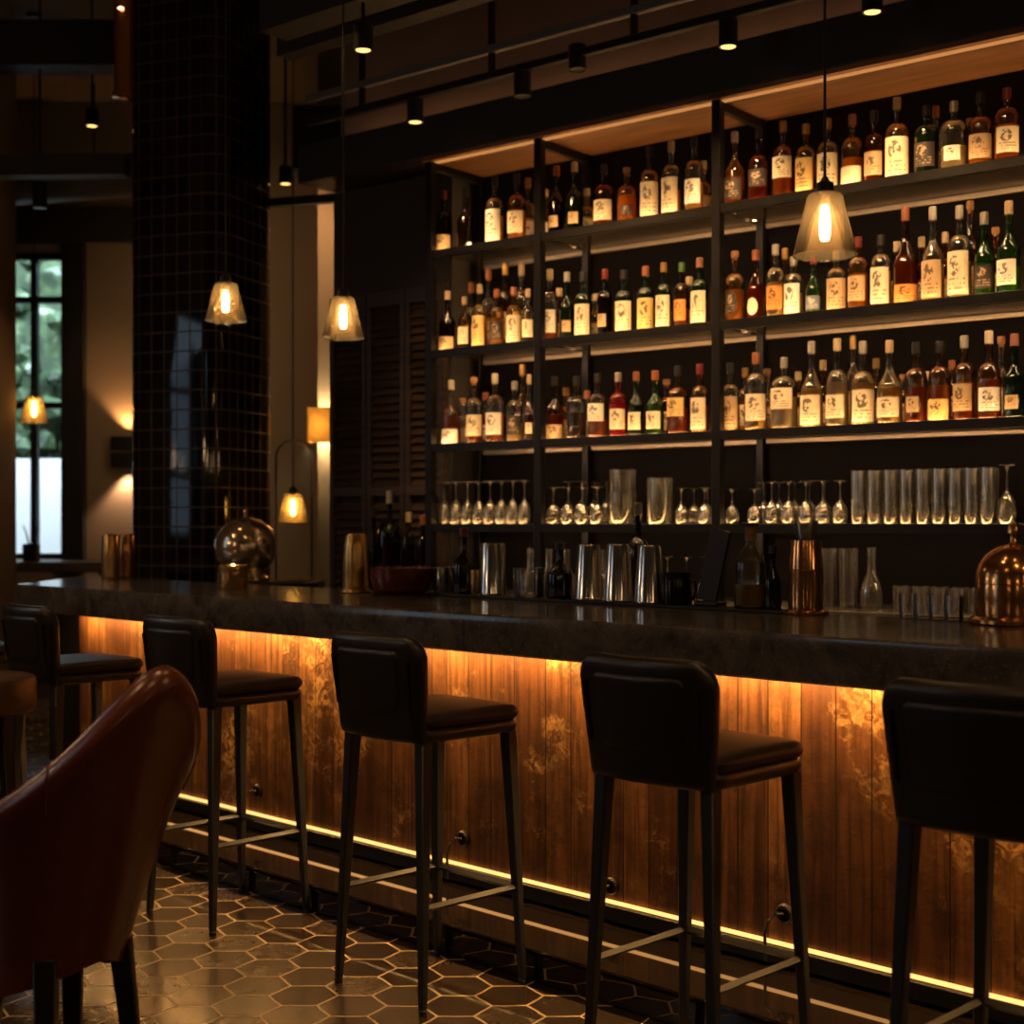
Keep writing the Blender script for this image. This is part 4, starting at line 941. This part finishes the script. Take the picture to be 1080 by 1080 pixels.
# ------------------------------------------------------------------ track and ceiling spots
rail = thing('spotlight_track', 'thin black spotlight track along the bulkhead above the shelving', 'track', S0, SROT)
MB().span((-2.3, -.285, 3.475), (2.2, -.245, 3.51), .003).build('rail', M['black_metal'], rail)
MB().span((-2.3, -.283, 3.60), (2.2, -.247, 3.635), .003).build('conduit', M['duct'], rail)
for x in (-1.9, -1.05, -.25, .55, 1.4): MB().span((x-.012, -.277, 3.509), (x+.012, -.253, 4.8)).build('hanger', M['black_metal'], rail)
def spot(P, ztop, lab, lit=True, aim=None, e=30, r=.040, h=.11, cone=60, mat='lens', blend=.6):
    t_ = thing('ceiling_spotlight', lab, 'spotlight', P, 0, 'ceiling spotlights')
    MB().lathe([(r*.8, .006), (r*.9, 0), (r, .002), (r, h), (r*.7, h+.008), (0, h+.008)], 24, cap0=False).build('housing', M['black_metal'], t_)
    MB().lathe([(0, .0015), (r*.76, .0025), (r*.78, .018), (0, .018)], 20).build('lens', M[mat] if lit else M['screen'], t_)
    MB().tube([(0, 0, h+.005), (0, 0, ztop-P[2])], .008, 8).build('stem', M['black_metal'], t_)
    if lit and e: light('spotlight_beam', 'SPOT', Vector(P)+Vector((0, 0, -.004)), e, LAMP, aim or (P[0], P[1], 0), spot_size=math.radians(cone), spot_blend=blend, shadow_soft_size=.05)
def rail_pt(px, s=-.265): return on_shelf(px, s)
x = rail_pt(438); spot(sw(x, -.265, 3.36), 3.475, 'lit track spotlight above the narrow shelving bay', True, sw(x+.25, .15, 2.3), 46)
x = rail_pt(551); spot(sw(x, -.265, 3.36), 3.475, 'unlit track spotlight above the first shelving post', False)
x = rail_pt(609); spot(sw(x, -.265, 3.42), 3.475, 'unlit short track spotlight above the middle bay', False)
x = rail_pt(768); spot(sw(x, -.265, 3.36), 3.475, 'lit track spotlight above the post by the wide bay', True, sw(x-.3, .15, 2.2), 46)
x = rail_pt(920); spot(sw(x, -.265, 3.36), 3.475, 'lit track spotlight above the wide bay, beyond the large pendant', True, sw(x, .15, 2.2), 46)
P = at(383, 5.9, 3.36); spot(P, 3.56, 'lit spotlight on the black beam before the bulkhead', True, sw(-.7, .1, 1.9), 60, cone=70)
P = at(97, 9.0, CAMZ+422*9/F-.02); spot(P, 4.8, 'lit spotlight high by the ducts near the column', True, None, 30)
P = at(99, 11.0, CAMZ+351*11/F-.02); spot(P, 4.8, 'lit recessed spotlight near the far wall above the window', True, None, 20)
P = at(42, 8.9, 3.37); spot(P, 4.8, 'unlit hanging cylinder spotlight before the far window', False, h=.16, r=.045)
P = at(301, 9.0, CAMZ+361*9/F-.02); spot(P, 4.8, 'lit spotlight over the passage beside the column', True, (-1.65, 11.4, 1.9), 40, cone=115)
# beams that reach the shelves from the second track over the counter (outside the frame)
for x, e in ((-1.2, 60), (-.5, 60), (.1, 60), (.7, 60), (1.3, 60)):
    light('counter_track_beam', 'SPOT', sw(x, -1.38, 3.55), e, LAMP, sw(x+.05, .1, 1.95), spot_size=math.radians(62), spot_blend=.8, shadow_soft_size=.12)

# copper pipe hanging near the column and ducts
t_ = thing('copper_pipe', 'vertical copper pipe hanging from the ceiling beside the tiled column', 'pipe', at(131, 7.9, 0))
zb = CAMZ+(552-104)*7.9/F
MB().lathe([(0, zb), (.060, zb), (.066, zb+.004), (.066, zb+.03), (.057, zb+.035), (.057, 4.8), (0, 4.8)], 28).build('tube', M['copper'], t_)
MB().lathe([(0, CAMZ+546*7.82/F), (.012, CAMZ+546*7.82/F-.008), (.016, CAMZ+544*7.82/F), (0, CAMZ+544*7.82/F+.01)], 14, (0, -.07, 0)).build('pilot_lamp', M['lens_red'], t_)
def duct(a, b, r, lab):
    o = MB().tube([Vector(a)+(Vector(b)-Vector(a))*k/8 for k in range(9)], r, 24).build('air_duct', M['duct']); tag(o, lab, 'duct', 'ceiling ducts')
duct((-4.5, 10.3, 3.80), (-2.5, 10.0, 3.86), .15, 'grey metal air duct under the ceiling over the far window')

# ------------------------------------------------------------------ far side fittings
# up-and-down wall light by the column
t_ = thing('wall_sconce', 'black up-and-down wall sconce on the far wall beside the column', 'wall lamp', (-3.10, YF, 0))
MB().span((-.12, -.10, 1.85), (.12, -.001, 1.97), .004).build('upper_box', M['black_metal'], t_)
MB().span((-.12, -.10, 1.985), (.12, -.001, 2.10), .004).build('lower_box', M['black_metal'], t_)
light('sconce_up', 'SPOT', (-3.10, YF-.07, 2.13), 16, WARM, (-3.10, YF+.06, 3.4), spot_size=math.radians(95), spot_blend=.5, shadow_soft_size=.03)
light('sconce_down', 'SPOT', (-3.10, YF-.07, 1.82), 16, (1, .6, .32), (-3.10, YF+.06, .6), spot_size=math.radians(95), spot_blend=.5, shadow_soft_size=.03)
# parchment shade lamp on the pilaster
P = at(337, 9.45, 0); zb = CAMZ+(552-467)*9.45/F; H = 37*9.45/F
t_ = thing('wall_lamp', 'glowing parchment-shaded wall lamp on the pale pilaster', 'wall lamp', (P.x, 9.5, zb))
sh_ = MB()
for a, b in (((-.075, -.095, 0), (.075, -.090, H)), ((-.075, -.090, 0), (-.070, .06, H)), ((.070, -.090, 0), (.075, .06, H))): sh_.span(a, b)
sh_.build('shade', M['lampshade'], t_, smooth=0)
MB().span((-.03, .06, H*.3), (.03, .0995, H*.7), .004).build('bracket', M['brass'], t_)
MB().lathe([(0, H*.3), (.018, H*.33), (.022, H*.5), (.015, H*.66), (0, H*.7)], 16, (0, -.01, 0)).build('bulb', emit('wall_bulb', (1, .76, .36), 520), t_)
# glass bell jar on a side table in the passage
ZT = 1.02
t_ = thing('side_table', 'dark side table in the passage beyond the counter', 'table', at(310, 9.38, 0))
MB().span((-.19, -.16, ZT-.05), (.18, .16, ZT), .006).build('table_top', M['black_metal'], t_)
for sx in (-1, 1):
    for sy in (-1, 1): MB().leg((sx*.15-.005, sy*.12, ZT-.05), (sx*.15-.005, sy*.12, 0), .05, .04).build('leg', M['black_metal'], t_)
P = at(310, 9.38, ZT+.0005); Rj = 20*9.38/F; Hj = CAMZ+(552-463)*9.38/F-ZT
pr = [(Rj, .012), (Rj, Hj-Rj)]+[(Rj*math.cos(a), Hj-Rj+Rj*math.sin(a)) for a in [math.radians(x) for x in range(10, 90, 10)]]+[(0, Hj)]
t_ = thing('bell_jar', 'tall clear glass bell jar on the side table beyond the counter', 'bell jar', P)
MB().lathe(pr, 40, cap0=False).build('glass_dome', M['dome'], t_, smooth=60)
MB().lathe([(0, 0), (Rj+.015, 0), (Rj+.018, .008), (Rj+.006, .0118), (0, .0118)], 40).build('base', M['brass'], t_)
# long table by the window with a planter
t_ = thing('window_table', 'long dark high table running below the tall window', 'table', (-3.55, 10.55, 0))
MB().span((-1.0, -.35, 1.05), (.75, .35, 1.12), .006).build('table_top', M['door_wood'], t_)
for sx in (-.85, .6):
    for sy in (-.25, .25): MB().leg((sx, sy, 1.05), (sx, sy, 0), .07, .06).build('leg', M['black_metal'], t_)
P = at(33, 10.45, 1.1205)
t_ = thing('planter', 'small black square planter with stems on the window table', 'planter', P)
MB().prism([(-.05, -.05), (.05, -.05), (.05, .05), (-.05, .05)], 0, .13, .004).build('pot', M['black_metal'], t_)
st = MB(); rr = random.Random(11)
for k in range(9):
    a = rr.uniform(0, 6.28); L = rr.uniform(.08, .17); st.tube([(.02*math.cos(a), .02*math.sin(a), .12), (.04*math.cos(a), .04*math.sin(a), .13+L*.6), (.07*math.cos(a), .07*math.sin(a), .13+L)], .004, 5, .001)
st.build('stems', M['leaf'], t_)
P = at(8, 10.5, 1.1205)
lathe_thing('votive_candle', 'small glowing votive cup on the window table beside the planter', 'candle', P, [('cup', [(0, 0), (.03, 0), (.036, .05), (.033, .05), (.028, .008), (0, .008)], M['shade_amber']), ('flame', [(0, .012), (.016, .014), (.012, .03), (0, .042)], M['candle'])])
